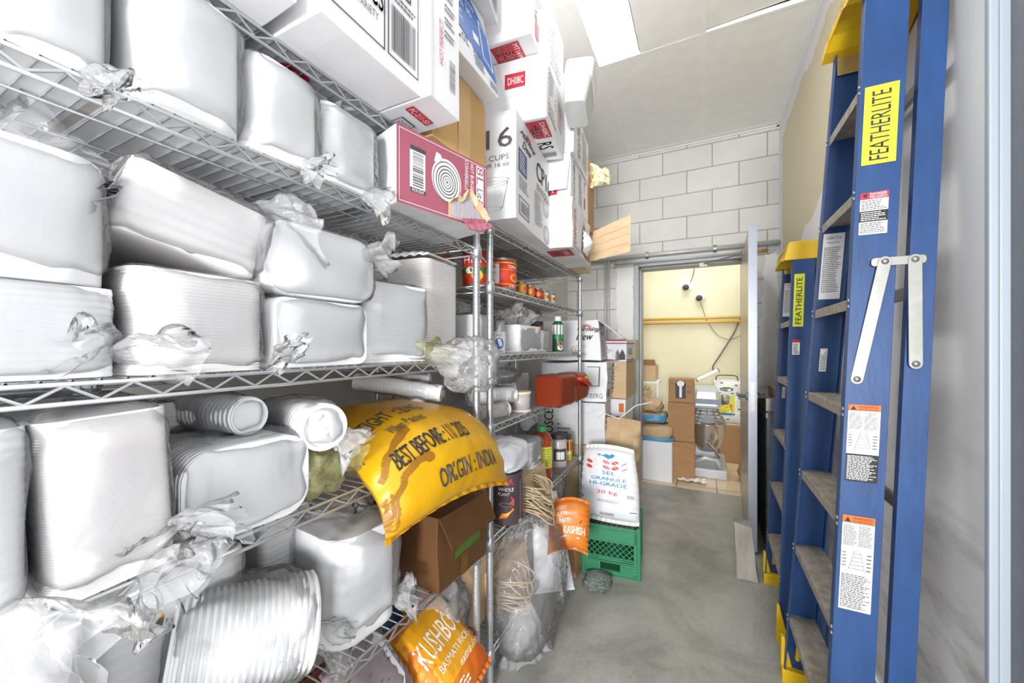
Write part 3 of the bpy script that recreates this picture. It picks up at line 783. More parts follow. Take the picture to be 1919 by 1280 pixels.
def st_warn(black_bottom):
    def f(i):
        i.rect(0, 0, 1, 1, 'white_ink', 1); i.rect(0, .92, 1, 1, 'orange', 2); i.text('WARNING', .32, .96, .92, .988, 'black', 3); i.text('ADVERTENCIA', .32, .93, .92, .952, 'black', 3)
        i.poly([(.06, .932), (.26, .932), (.16, .985)], 'black', 3)
        i.lines(.04, .68, .48, .9, 15, 'black', 2, 3, .5); i.lines(.52, .68, .96, .9, 15, 'black', 2, 8, .5); mini_ladder(i, .5, .42, .26, .22)
        i.lines(.04, .45, .2, .62, 5, 'black', 2, 7, .35); i.lines(.8, .42, .97, .62, 5, 'black', 2, 9, .35)
        if black_bottom: i.rect(0, 0, 1, .36, 'black', 2); i.lines(.04, .02, .96, .34, 18, 'white_ink', 3, 11, .45)
        else: i.lines(.04, .02, .96, .38, 20, 'black', 2, 11, .5)
    return f
sticker(LB, webfn(LB, 1.25, 1.325, 2.27, .112, zon(905, 1620, 1.275), zon(760, 1620, 1.275), .008, .072), st_warn(True))
sticker(LB, webfn(LB, 1.25, 1.325, 2.27, .112, zon(1147, 1605, 1.265), zon(970, 1605, 1.265), .008, .072), st_warn(False))
def farfn(yb, yt, H, lean, z0, z1, u0=.01, u1=.075):
    def fn(u, v, h):
        z = lerp(z0, z1, v); return Vector((lean * z / H + lerp(u0, u1, u), lerp(yb, yt, z / H) - .0045 - .0008 - h, z))
    return fn
def st_text(i):
    i.rect(0, 0, 1, 1, 'white_ink', 1); i.text('Ladder Corp', .15, .9, .85, .96, 'darkgrey', 2); i.text('Safety first', .2, .84, .8, .88, 'darkgrey', 2); i.lines(.08, .1, .92, .8, 24, 'grey_ink', 2, 6, .45)
sticker(LB, farfn(1.80, 1.60, 2.27, .112, 1.44, 1.66, .012, .07), st_text)
sticker(LB, farfn(1.80, 1.60, 2.27, .112, 1.19, 1.27, .03, .05), lambda i: (i.rect(0, 0, 1, 1, 'white_ink', 1), i.lines(.1, .05, .9, .95, 6, 'grey_ink', 2, 3, .5, True)))
sticker(LS, farfn(2.5, 2.535, 1.745, .09, 1.44, 1.62, .012, .066), st_text)
sticker(LS, farfn(2.5, 2.535, 1.745, .09, 1.00, 1.06, .03, .045), lambda i: (i.rect(0, 0, 1, 1, 'white_ink', 1), i.lines(.1, .05, .9, .95, 5, 'grey_ink', 2, 3, .5, True)))
sticker(LS, webfn(LS, 2.0, 2.245, 1.745, .09, 1.37, 1.62, .01, .05), st_brand)
sticker(LS, webfn(LS, 2.0, 2.245, 1.745, .09, 1.24, 1.31, .012, .04), lambda i: (i.rect(0, 0, 1, 1, 'white_ink', 1), i.rect(0, .8, 1, 1, 'red', 2), i.lines(.1, .05, .9, .75, 6, 'black', 2, 3, .5)))
# spreader bars folded down on the near side of the big ladder
zs_ = at(1670, 488, Y=1.28).z
yn = lerp(1.25, 1.325, zs_ / 2.27) - .006
xl = fxb(zs_)
pl = MB()
o_ = rrect(.052, .011, .008, 5)
pl.sweep([Vector((xl + .088 + a, yn - .004, zs_ + b)) for a, b in o_], [Vector((xl + .088 + a, yn - .001, zs_ + b)) for a, b in o_])
sp_ = pl.build('spreader_plate', 'alu', LB, bevel=.001)
def strap(name, xa, za, xb, zb, y, w_=.013):
    d = Vector((xb - xa, 0, zb - za)); L = d.length; d.normalize(); n = Vector((d.z, 0, -d.x)); o = []
    for k in range(9): a = PI * k / 8; o.append(Vector((xb, y, zb)) + n * w_ * math.cos(a) + d * w_ * math.sin(a))
    for k in range(9): a = PI + PI * k / 8; o.append(Vector((xa, y, za)) + n * w_ * math.cos(a) + d * w_ * math.sin(a))
    s = MB().sweep(o, [p + Vector((0, .003, 0)) for p in o]).build(name, 'alu', LB, bevel=.0008)
    for (x, z) in ((xa, za), (xb, zb)):
        r_ = MB().lathe([(.0001, -.005), (.005, -.004), (.008, 0), (.008, .001)], (x, y - .0005, z), 12, 'y'); r_.build('bolt', 'alu', s, smooth=True)
zb1 = at(1626, 712, Y=1.27).z; zb2 = at(1692, 682, Y=1.27).z
strap('spreader_bar', xl + .062, zs_, fxb(zb1) + .022, zb1, yn - .007)
strap('spreader_bar', xl + .118, zs_, fxb(zb2) + .132, zb2, yn - .007)
# ================================================================== first shelving unit: contents
def grp(s): return s
GA = 'wrapped container packs on the second shelf from the top'
GB = 'wrapped container packs on the eye level shelf'
GC = 'wrapped container packs on the shelf below eye level'
GD = 'wrapped container packs on the low shelf'
def col(px0, px1, sx, zb, h, xf=-.70, gap=.004):
    y0, y1 = prange(px0, px1, xf); return ((xf - sx / 2, (y0 + y1) / 2, zb), (sx, y1 - y0 - gap, h))
z = D1[4]
ya = at(0, 100, X=-.69).y
c, s_ = (-.87, .02, z), (.36, .20, .19)
pack('smooth white wrapped container pack at the left end of the shelf under the white cartons', c, s_, r=.05, rim=0, group=GA, film_='film_soft')
c, s_ = col(-60, 228, .36, z, .185, -.69); c = (c[0], .17, z); s_ = (.36, .105, .19)
pack('second smooth white wrapped pack from the left on the shelf under the white cartons', c, s_, r=.045, rim=0, group=GA, film_='film_soft', tuft=((.17, .03, .01), .05, .01, .03, (1, .4, -.5)))
c, s_ = col(238, 468, .38, z, .19, -.685)
pack('tallest smooth white wrapped pack, third from left on the shelf under the white cartons', c, s_, r=.045, rim=0, group=GA, film_='film_soft')
c, s_ = col(466, 608, .36, z, .17, -.685)
pack('shorter rounded white wrapped pack just right of the tallest one, under the white cartons', c, s_, r=.042, rim=0, group=GA, film_='film_soft', tuft=((.17, .03, .01), .05, .01, .04, (1, .3, -.3)))
c, s_ = col(606, 712, .34, z, .165, -.69)
pack('square topped white wrapped pack standing right beside the maroon carton', c, s_, r=.03, rim=.001, pitch=.01, group=GA, film_='film', tuft=[((.15, .03, .01), .07, .01, .05, (1, .6, -.2)), ((.12, -.03, .165), .04, .02, .04, (.2, .1, 1))])
sh = thing('cardboard_sheet', 'thin pale board lying on the wire shelf under the smooth packs', 'cardboard sheet', (-.93, .33, z + .0005))
MB().ghexa([(-.205, -.34, 0), (.2, -.34, 0), (.2, .33, 0), (-.205, .33, 0), (-.205, -.34, .0015), (.2, -.34, .0015), (.2, .33, .0015), (-.205, .33, .0015)], 4, .0).build('board', mat('pale grey board', '#cfc9c0', .8, var=.12, vscale=6, stretch=(6, 1, 1)), sh)

# maroon 8 lb carton, torn
P = Vector((-.655, .70, z + .001)); rot = -math.degrees(math.atan2(.077, .296))
k = Carton('bag_carton', 'maroon fronted paper bag carton with its lower corner torn open', 'carton', P, .306, .30, .19, rot=rot, mat_=['carton_white2'], amp=.003)
i = k.ink('front')
def hole_cut(): pass
i.rect(0, .0, 1, 1, 'pink', 1, 6)
i.frame(.022, .035, .985, .965, .004, 'carton_white', 2, .008)
i.rect(.12, .2, .27, .8, 'white_ink', 3); i.rect(.12, .74, .27, .8, 'darkgrey', 4); i.rect(.12, .2, .27, .255, 'darkgrey', 4); i.text('ROUGH', .14, .205, .25, .245, 'white_ink', 5); i.barcode(.145, .28, .25, .72, 'darkgrey', 4, 20, 5, True)
i.disc(.5, .52, .165, .30, 'white_ink', 3, 32); i.poly([(.36, .72), (.385, .86), (.43, .85), (.46, .76)], 'white_ink', 3)
for q, (a, b) in enumerate(((.155, .285), (.125, .23), (.10, .185), (.075, .14), (.05, .095), (.03, .055))): i.ring(.5, .5, a, b, .06 + .03 * q, 'grey_ink', 4, 26)
i.poly([(.49, .47), (.515, .5), (.49, .53)], 'grey_ink', 5)
i.rect(.855, .06, .95, .94, 'white_ink', 3); i.text('8L', .86, .66, .945, .93, 'pink', 4, rot=-90); i.text('Lit', .865, .46, .94, .6, 'darkgrey', 4, rot=-90); i.text('POUR', .865, .2, .94, .42, 'darkgrey', 4, rot=-90)
i.text('HOT BURGER', .78, .5, .82, .93, 'white_ink', 4, rot=-90); i.text('CONVERSELLE', .71, .5, .75, .95, 'white_ink', 4, rot=-90)
# the ragged hole: grey paper bags showing, kraft torn rim
tear = [(.50, .02), (.52, .22), (.60, .30), (.66, .28), (.70, .42), (.745, .46), (.80, .40), (.83, .30), (.90, .24), (.97, .12), (.93, .06), (.80, .10), (.72, .02)]
i.poly([(a + .012 * math.cos(j * 2.1), b + .02 * math.sin(j * 1.7)) for j, (a, b) in enumerate(tear)], 'kraft_light', 5)
k.done()
fr = k.front
tr = MB(); inner = [fr(lerp(.73, a, .86), lerp(.2, b, .84), .0048) for a, b in tear]; tr.add(inner, [tuple(range(len(inner)))])
tr.build('paper_contents', mat('grey paper bags', '#bcb6bd', .8, bump=.8, bscale=30, stretch=(8, 8, 1), var=.2, vscale=20), k.root)
# torn flap rims of corrugated board standing out
rim = MB(); r_ = random.Random(4)
for (a, b), (c_, d_) in zip(tear[1:10], tear[2:11]):
    n1 = r_.uniform(.012, .022); A, B = fr(a, b, .003), fr(c_, d_, .003); A2, B2 = fr(a + .015, b + .06, n1), fr(c_ + .02, d_ + .05, n1 * .8)
    rim.add([A, B, B2, A2], [(0, 1, 2, 3)])
rim.build('torn_edge', 'kraft_light', k.root, solid=.003)
tf = MB(); tf.grid(lambda u, v: fr(.66 + .30 * u, .05 + .1 * u - .22 * v * (1 - .5 * abs(u - .4)), .006 + .03 * v + .006 * nz((u * 6, v * 6, 1))), 10, 5)
tf.build('hanging_tear', ['pink'], k.root, solid=.003)

# ---- cartons on the top shelf
z = D1[5]
k = Carton('cup_carton', 'plain white carton at the top left, its underside resting on the top wire shelf', 'carton', (-.60, .17, z), .245, .42, .5, mat_='carton_white', amp=.002)
i = k.ink('bottom'); i.text('CUPS', .3, .5, .7, .6, 'grey_ink'); k.done()
k = Carton('cup_carton', 'big white carton printed 1000 PCS with a large barcode, top left', 'carton', (-.575, .437, z), .254, .45, .50, mat_='carton_white', amp=.002)
i = k.ink('front')
i.text('WHITE', .16, .425, .44, .475, 'darkgrey', 2); i.text('BLANC', .16, .365, .44, .41, 'darkgrey', 2)
i.frame(.05, .06, .57, .345, .012, 'darkgrey', 1, .006); i.text('1000 PCS', .07, .20, .55, .30, 'darkgrey', 2, bold=.003); i.text('AND A VARIETY', .10, .15, .5, .18, 'grey_ink', 2)
i.frame(.60, .06, .97, .50, .012, 'darkgrey', 1, .006); i.barcode(.64, .09, .93, .28, 'darkgrey', 2, 26, 3); i.rect(.8, .36, .87, .40, 'darkgrey', 2); i.rect(.815, .37, .85, .39, 'white_ink', 3); i.lines(.64, .3, .93, .34, 2, 'grey_ink', 2, 2, .5); i.lines(.64, .42, .92, .48, 4, 'grey_ink', 2, 5, .4)
for q in range(6): i.ring(.66, .60, .26 - .03 * q, .11 - .013 * q, .03, 'darkgrey', 2, 30)
i.lines(.1, .55, .35, .72, 5, 'grey_ink', 2, 5, .3)
k.done()
i = k.ink('bottom')
cx, cy = .30, .58
for q in range(18):
    a = PI * q / 17; i.line([(cx + .05 * math.cos(a), cy + .03 * math.sin(a)), (cx + .13 * math.cos(a), cy + .075 * math.sin(a))], .012, 'red', 2)
i.text('Morning', .16, .47, .62, .57, 'darkgrey', 3, slant=.1, bold=.004); i.text('Dew', .26, .38, .52, .47, 'darkgrey', 3, slant=.1, bold=.004); i.ring(.3, .42, .10, .06, .2, 'darkgrey', 2)
i.text('FITS UP', .68, .25, .97, .36, 'darkgrey', 3, bold=.004)
i.build(k.root)
k = Carton('lid_carton', 'narrow tall white carton with a thin red tag on its underside', 'carton', (-.549, .694, z), .116, .43, .52, mat_='carton_white', amp=.0015)
i = k.ink('front'); i.text('HOT PERFECT', .28, .18, .40, .38, 'red', 2, rot=90); i.barcode(.62, .10, .82, .24, 'grey_ink', 2, 22, 4, True)
for q in range(4): i.lines(.45, .32 + .06 * q, .8, .36 + .06 * q, 2, 'grey_ink', 2, q, .5)
i.text('Logo', .4, .62, .85, .72, 'grey_ink', 2, slant=.15) if False else None
i.rect(-.0, 0, .05, 1, 'carton_white2', 1)
i = k.ink('bottom'); i.rect(.12, .80, .78, .86, 'red', 1); i.text('PC-211-50', .17, .812, .73, .85, 'white_ink', 2); i.frame(.30, .64, .72, .74, .02, 'darkgrey', 1, .01)
for q in range(3): i.ring(.40 + .11 * q, .70, .045, .018, .2, 'darkgrey', 2, 12); i.ring(.40 + .11 * q, .67, .045, .018, .2, 'darkgrey', 2, 12)
k.done()
k = Carton('carton', 'tan cardboard carton taped down the front, under the blue printed box', 'carton', (-.647, .83, z), .28, .40, .235, mat_='kraft_tan', amp=.002)
i = k.ink('front'); i.rect(.42, 0, .66, 1, mat('clear tape over tan board', '#d9b27c', .25), 1, 3)
k.done()
k = Carton('cup_carton', 'white and blue printed carton on top of the tan cardboard one, tilted back', 'carton', (-.592, .84, z + .238), .262, .36, .285, mat_='carton_white', lean=(-.06, 0), amp=.002)
i = k.ink('front')
i.poly([(-.0, .42), (1, .16), (1, .74), (.62, 1), (0, 1)], 'blue_ink', 1)
i.text('Ultra strong cup', .12, .80, .7, .9, 'white_ink', 2); i.text('sleeve 30', .12, .68, .6, .77, 'white_ink', 2); i.text('White', .1, .56, .36, .64, 'white_ink', 2); i.text('Blanc', .1, .47, .36, .54, 'white_ink', 2)
i.line([(.78, .8), (.74, .34), (.95, .28), (.97, .72), (.78, .8)], .022, 'white_ink', 2); i.rect(.55, .42, .68, .52, 'white_ink', 2)
i.text('12', .05, .2, .22, .36, 'navy_ink', 2, bold=.01); i.text('oz', .25, .2, .38, .30, 'navy_ink', 2); i.lines(.48, .08, .72, .3, 5, 'navy_ink', 2, 7, .5); i.barcode(.8, .03, .97, .13, 'navy_ink', 2, 14, 9)
k.done()
k = Carton('carton', 'grey and purple printed carton resting highest, above the blue printed box', 'carton', (-.56, .86, z + .528), .30, .36, .18, rot=12, mat_='carton_white2', amp=.002)
i = k.ink('front'); i.poly([(0, .2), (.5, .1), (.55, 1), (0, 1)], 'purple_ink', 1); i.text('pro', .08, .3, .44, .8, 'white_ink', 2); i.barcode(.62, .1, .95, .6, 'grey_ink', 2, 18, 3)
k.done()

# ---- eye level shelf
z = D1[3]
c, s_ = (-.88, .128, z), (.34, .205, .118)
pack('lower of two big white packs stacked at the left edge at eye level', c, s_, r=.02, rim=.0008, pitch=.009, group=GB, film_='film_soft', tuft=((.16, .10, .03), .09, .015, .05, (.6, 1, .1)))
pack('upper of two big white packs stacked at the left edge at eye level', (-.87, .12, z + .12), (.33, .205, .165), rot=3, r=.055, rim=0, group=GB, film_='film_soft', e=.4, tuft=((.05, .03, .17), .09, .03, .07, (.0, .6, .8)))
c, s_ = col(243, 503, .34, z, .155, -.70)
pack('ribbed white wrapped pack under the tilted one on the eye level shelf', c, s_, r=.03, rim=.0016, pitch=.0052, group=GB, mat_='white_plastic2', tuft=((.15, -.10, .05), .06, .01, .04, (.5, -1, .1)))
pack('tilted boxy white pack lying on top of a ribbed one on the eye level shelf', (-.885, .345, z + .178), (.30, .195, .12), rot=-8, tilt=(-14, -4), r=.022, rim=.001, pitch=.02, group=GB, mat_='white_plastic2', grow=1.12, amp=.011, tuft=[((.10, .08, .12), .12, .03, .07, (.5, 1, .25)), ((.12, -.1, .03), .06, .01, .05, (.8, -.8, -.2)), ((-.02, -.02, .12), .06, .04, .07, (0, 0, 1))])
c, s_ = col(513, 690, .32, z, .135, -.70)
pack('squarish rounded white pack under another rounded one, left of the corner pack at eye level', c, s_, r=.022, rim=0, axis='x', group=GB, pitch=.01, tuft=((.16, -.09, .03), .05, .01, .04, (1, -.5, .2)))
c, s_ = col(507, 705, .32, z + .14, .145, -.71)
pack('rounded white pack lying on its side, stacked over a squarish one at eye level', c, s_, rot=-4, r=.05, rim=0, axis='x', group=GB, grow=1.09, amp=.009, tuft=((.15, .10, .11), .07, .02, .05, (.5, 1, .3)))
pack('tall white wrapped pack with a sharp corner beside the ribbed foam trays', (-.845, .80, z), (.255, .21, .205), rot=-9, r=.018, rim=.001, pitch=.0075, group=GB, mat_='white_plastic', tuft=[((.13, .10, .02), .1, .03, .07, (1, 1, -.25)), ((-.05, .0, .205), .05, .05, .07, (0, .1, 1))])
# foam trays
t = thing('foam_tray_stack', 'tall leaning stack of ribbed white foam trays by the front corner post', 'foam trays', (-.895, 1.02, z), math.radians(4))
stack_mesh(.14, .095, .315, .03, .0062, .0035, 'z').build('tray_stack', 'foam', t, smooth=True).modifiers.new('e', 'EDGE_SPLIT').split_angle = .9
tp = MB(); tp.lathe([(1, 0), (.97, .012), (.80, .016), (.76, .006), (.0001, .004)], n=4)
tt = MB().grid(lambda u, v: Vector((lerp(-.135, .135, u), lerp(-.09, .09, v), .315 + .012 + .018 * (1 - (2 * u - 1) ** 4) * (1 - (2 * v - 1) ** 6) + .003 * math.cos(u * 50))), 40, 16)
tt.build('top_tray', 'foam', t, smooth=True, solid=.004)
# loose bag slumping over the shelf edge
t = thing('plastic_bag', 'clear crumpled plastic bag spilling over the shelf edge by the front post', 'plastic bag', (-.655, 1.035, z - .10))
bag_mesh(.075, .085, .085, .7, .022, 31, fs=20, nu=70, nv=44).build('bag_body', 'film_heavy', t, smooth=True)
tuft_mesh(.16, .02, .05, (-.3, -1, .35), 6, .02, 4).build('bag_end', 'film_yellow', t, smooth=True, loc=(-.02, -.06, .10))

# ---- things seen behind and between: carton and dark backpack
k = Carton('carton', 'worn pinkish brown carton standing behind the wrapped packs at eye level', 'carton', (-1.03, .37, z), .22, .12, .28, mat_=mat('worn pinkish board', '#c9b0a2', .8, var=.2, vscale=14, col2='#b08a78'), amp=.003); k.done()
t = thing('denim_bag', 'dark blue denim bag pressed behind the big white packs', 'bag', (-1.05, .29, z + .16))
bag_mesh(.06, .07, .09, .6, .01, 7).build('bag_body', mat('dark denim', '#3a4658', .9, bump=.6, bscale=90, var=.25, vscale=40), t, smooth=True)

# ---- shelf below eye level
z = D1[2]
pack('smooth white wrapped pack at the far left of the shelf below eye level', (-.86, .075, z), (.34, .155, .225), r=.03, rim=.0008, pitch=.012, group=GC, film_='film_soft', tuft=((.165, .05, .02), .11, .02, .07, (1, .5, -.8)))
pack('tall finely ribbed wrapped stack of white lids, leaning slightly, left part of the shelf', (-.84, .228, z + .004), (.30, .125, .225), rot=0, tilt=(3, 0), r=.02, rim=.0012, pitch=.0034, group=GC, mat_='white_plastic2', amp=.008, tuft=[((.15, .06, .05), .08, .02, .06, (1, 1, .2)), ((.15, .03, .01), .07, .02, .06, (1, .4, -.6))])
pack('white wrapped tubs lying on their side with a rounded oblong face to the aisle', (-.85, .408, z), (.30, .205, .150), rot=-3, tilt=(0, 0), r=.045, rim=.0012, pitch=.012, axis='x', group=GC, amp=.009, tuft=[((.14, -.10, .03), .07, .03, .06, (.8, -1, .1)), ((.12, .10, .13), .06, .02, .05, (.3, 1, .5))])
def roll(label, c, R, L, rot, film_='film', pitch=.012, rim=.002, mat_='white_plastic', tuftv=None, n=28, tilt=0.):
    PK[0] += 1
    t = thing('cup_sleeve', label, 'cup sleeve', c, (0, math.radians(tilt), math.radians(rot)), 'sleeves of round tubs and lids')
    prof = [(.0001, -L / 2 + .004), (R * .86, -L / 2 + .004), (R * .9, -L / 2)]; k = int(L / pitch)
    for q in range(k):
        x = -L / 2 + q * L / k; prof += [(R, x + .1 * L / k), (R, x + .5 * L / k), (R - rim, x + .6 * L / k), (R - rim, x + .95 * L / k)]
    prof += [(R * .9, L / 2), (R * .84, L / 2 - .002), (R * .8, L / 2 - .007), (.0001, L / 2 - .007)]
    MB().lathe(prof, (0, 0, R), n, 'x').build('tub_stack', mat_, t, smooth=True).modifiers.new('e', 'EDGE_SPLIT').split_angle = .9
    m = bag_mesh(L / 2 * 1.06, R * 1.06, R * 1.05, .55, .006, PK[0] * 2.1)
    m.build('plastic_bag', film_, t, smooth=True)
    if tuftv: tuft_mesh(tuftv[1], .012, .04, tuftv[2], 5, .02, PK[0]).build('bag_end', film_, t, smooth=True, loc=tuftv[0])
    return t
roll('round lids seen end on just under the shelf edge, left of the yellow sack', (-.88, .415, z + .152), .036, .26, 4, 'film_soft')
roll('larger wrapped roll of round lids directly left of the yellow sack', (-.80, .555, z + .105), .048, .24, -12, 'film_soft', tuftv=((.10, .03, .03), .06, (1, .6, -.5)))
t = thing('plastic_bag', 'crumpled yellowish clear bag tucked between the tubs and the yellow sack', 'plastic bag', (-.765, .545, z))
bag_mesh(.075, .06, .052, .7, .02, 12, fs=22).build('bag_body', 'film_yellow', t, smooth=True)
tuft_mesh(.09, .02, .06, (.5, .9, .3), 6, .02, 2).build('bag_end', 'film_yellow', t, smooth=True, loc=(.02, .03, .05))
pack('low white pack in the background on top of the oblong tubs', (-.99, .36, z + .155), (.16, .15, .055), r=.02, rim=.002, pitch=.008, group=GC, mat_='white_plastic2', grow=1.04)
roll('wrapped sleeve of cups lying behind the finely ribbed stack', (-.98, .19, z + .233), .028, .2, 65, 'film_soft')
# rolls and cups behind the sack
roll('long smooth roll of white lids, nearer of two lying behind the yellow sack', (-.93, 1.00, z + .15), .029, .30, 25, 'film_soft', rim=.0006, tilt=8)
roll('long smooth roll of white lids, farther of two lying behind the yellow sack', (-1.0, 1.06, z + .16), .03, .26, 30, 'film_soft', rim=.0006)
M['cup_ribs'] = mat('pinkish white cups', '#eadfd8', .6)
roll('ribbed row of nested foam cups by the far post behind the yellow sack', (-.90, 1.06, z + .075), .036, .24, -50, 'film_soft', pitch=.0085, rim=.006, mat_='cup_ribs')

# ---- yellow sack
def sack(name, label, cat, base, th, mat_, inkfn=None, wr=.006, nu=44, nv=44, seed=1., seam=.02, sidepow=4, loc=None, seam_mat=None, flipn=1, wrs=9.):
    loc = loc or base(.5, .5); loc = Vector(loc); t = thing(name, label, cat, loc)
    def N(u, v):
        e = .01; a = base(min(1, u + e), v) - base(max(0, u - e), v); b = base(u, min(1, v + e)) - base(u, max(0, v - e)); return a.cross(b).normalized() * flipn
    def S(u, v, side, h=0.):
        T = th * math.sqrt(max(0., (1 - abs(2 * u - 1) ** sidepow) * (1 - abs(2 * v - 1) ** sidepow)))
        p = base(u, v); q = p * wrs
        w_ = wr * (nz(q, 1, seed) + .6 * abs(nz(q, 2.2, seed + 3)) - .1) * min(1, T / th * 2)
        pinch = wr * 1.0 * math.sin(v * 60 + 4 * nz(q, 1, seed)) * math.exp(-min(u, 1 - u) * 14) * min(1, T / th * 3)
        return p + N(u, v) * (side * (T + w_) + (pinch if side > 0 else 0) + h)
    mb = MB()
    mb.grid(lambda u, v: S(u, v, 1) - loc, nu, nv); mb.grid(lambda u, v: S(1 - u, v, -1) - loc, nu, nv)
    # weld is not needed: both sheets meet on the seam
    b = mb.build('sack_body', mat_, t, smooth=True)
    if seam:
        sm = MB()
        def hem(v0, sgn):
            def fn(a, k):
                p = base(a, v0); d = (base(a, v0) - base(a, v0 - sgn * .03)).normalized()
                return p + d * seam * k + N(a, v0 - sgn * .02) * (.002 * math.sin(a * 70)) - loc
            return fn
        sm.grid(hem(1, 1), 40, 2); sm.build('hem', seam_mat or mat_, t, solid=.0025)
        sm = MB(); sm.grid(hem(0, -1), 40, 2); sm.build('hem', seam_mat or mat_, t, solid=.0025)
    if inkfn:
        i = Ink(lambda u, v, h: S(u, v, 1, h + .0016) - loc); inkfn(i)
        if i.mb.v: i.build(t, 'printing')
    return t
def cat_path(pts, t):
    n = len(pts) - 1; x = min(max(t, 0), .99999) * n; k = int(x); f_ = x - k
    p0, p1, p2, p3 = pts[max(k - 1, 0)], pts[k], pts[k + 1], pts[min(k + 2, n)]
    return tuple(.5 * ((2 * b) + (c - a) * f_ + (2 * a - 5 * b + 4 * c - d) * f_ ** 2 + (3 * b - a - 3 * c + d) * f_ ** 3) for a, b, c, d in zip(p0, p1, p2, p3))
SP = [(-1.13, 1.0), (-.98, 1.034), (-.82, 1.034), (-.69, 1.012), (-.615, .93), (-.585, .835)]
def ysack(u, v):
    v = 1 - v
    x, zz = cat_path(SP, v)
    yl = lerp(.70, .625, min(1, v * 1.6)); yr = lerp(1.10, 1.115, v) + (.025 * max(0, (v - .75) * 4))
    y = lerp(yl, yr, u)
    a = max(0, v - .62) / .38
    zz += .035 * a * (1 - abs(2 * u - 1) ** 2) - .03 * a * (u - .3) + .012 * a
    x += -.03 * a * (1 - u) 
    if u < .35: zz -= .03 * (1 - a) * (1 - u / .35)      # sags towards the left edge
    return Vector((x, y, zz))
def ytext(i):
    i.text('WEIGHT : 20 KG', .07, .49, .56, .565, 'darkgrey', 1, bold=.001); i.text('When Packed', .20, .42, .44, .46, 'darkgrey', 1)
    i.text('BEST BEFORE : 11/ 2025', .10, .29, .64, .36, 'black', 1, bold=.002); i.text('ORIGIN : INDIA', .27, .13, .80, .20, 'darkgrey', 1, bold=.003)
    for pts, w_ in (([(.015, .12), (.05, .2), (.11, .26), (.2, .285), (.28, .275)], .03), ([(.02, .30), (.08, .35), (.16, .385), (.24, .41), (.30, .42)], .03), ([(.012, .06), (.02, .14), (.015, .24)], .04)):
        P = []
        for q in range(len(pts) - 1):
            for j in range(6):
                f_ = j / 6; P.append((lerp(pts[q][0], pts[q + 1][0], f_) + .006 * math.sin(q * 5 + j), lerp(pts[q][1], pts[q + 1][1], f_)))
        i.line(P, w_, 'stain', 0)
    i.disc(.27, .27, .03, .02, 'stain', 0); i.disc(.27, .42, .03, .02, 'stain', 0)
sack('rice_sack', 'big bright yellow plastic sack printed BEST BEFORE and ORIGIN : INDIA hanging over the shelf edge', 'sack', ysack, .068, 'sack_yellow', ytext, wr=.006, sidepow=3.2, seam=.014, loc=(-.8, .88, z))

# ---- low shelf
z = D1[1]
k = Carton('carton', 'dark brown carton with a green bowl and band, half under the yellow sack', 'carton', (-.672, .886, z), .245, .27, .215, rot=-3, mat_='kraft_dark', amp=.003)
i = k.ink('front')
i.poly([(.30, .30), (.86, .38), (.86, .50), (.30, .42)], 'green_ink', 1); i.barcode(.34, .33, .84, .46, mat('faded green ink', '#58702f', .6), 2, 20, 3)
i.line([(.52, .82), (.56, .60), (.66, .56), (.78, .62), (.84, .84)], .012, 'green_ink', 2); i.line([(.52, .82), (.84, .84)], .012, 'green_ink', 2); i.line([(.6, .9), (.62, .7)], .01, 'green_ink', 2); i.line([(.7, .92), (.66, .7)], .01, 'green_ink', 2)
i.line([(.14, .14), (.9, .26)], .01, 'green_ink', 2); i.line([(.3, .1), (.6, .14)], .01, 'green_ink', 2)
i.rect(.42, .0, .58, .3, mat('glossy brown tape', '#6d4318', .3), 1)
k.flap('front', .09, -62, 'kraft_dark'); k.done()
pack('big dull white pack filling the bottom left of the low shelf', (-.87, .10, z), (.36, .21, .265), r=.04, rim=0, group=GD, film_='film_heavy', tuft=((.1, .1, .02), .09, .02, .06, (.5, 1, .1)))
pack('dull white wrapped pack just behind the slanting bowls, low shelf', (-.97, .36, z), (.26, .22, .30), r=.03, rim=.001, pitch=.02, group=GD, film_='film_heavy')
pack('upright wrapped white pack with a rounded bottom beside the brown carton', (-.84, .70, z + .006), (.24, .19, .255), rot=-6, r=.06, rim=.0008, pitch=.03, group=GD, film_='film_soft', grow=1.1, amp=.012, e=.45, tuft=[((.0, -.02, .25), .06, .05, .08, (.1, -.2, 1)), ((.11, .08, .04), .05, .02, .05, (1, .8, .2))])
pack('narrow white wrapped pack behind the upright one on the low shelf', (-1.0, .60, z), (.2, .13, .31), r=.02, rim=.002, pitch=.012, group=GD, film_='film_heavy')
t = roll('clear ribbed stack of round plastic bowls lying slantwise on the low shelf', (-.80, .43, z + .055), .092, .23, 62, 'film', pitch=.0105, rim=.007, mat_='white_plastic', n=40, tuftv=((.11, .03, .05), .1, (1, -.3, -.3)))
t.rotation_euler[1] = math.radians(8)
t = thing('plastic_bag', 'crumpled clear bag heaped at the front of the low shelf, bottom left', 'plastic bag', (-.76, .28, z))
bag_mesh(.10, .12, .045, .7, .028, 41, fs=18, nu=80, nv=44).build('bag_body', 'film', t, smooth=True)
tuft_mesh(.12, .03, .09, (.6, -.3, .5), 7, .03, 5).build('bag_end', 'film', t, smooth=True, loc=(.02, .02, .05))
pack('small rounded white pack in clear film at the very bottom of the picture, left', (-.70, .36, z - .0), (.16, .11, .09), rot=20, r=.035, rim=0, axis='x', group=GD, film_='film', grow=1.1, amp=.01)

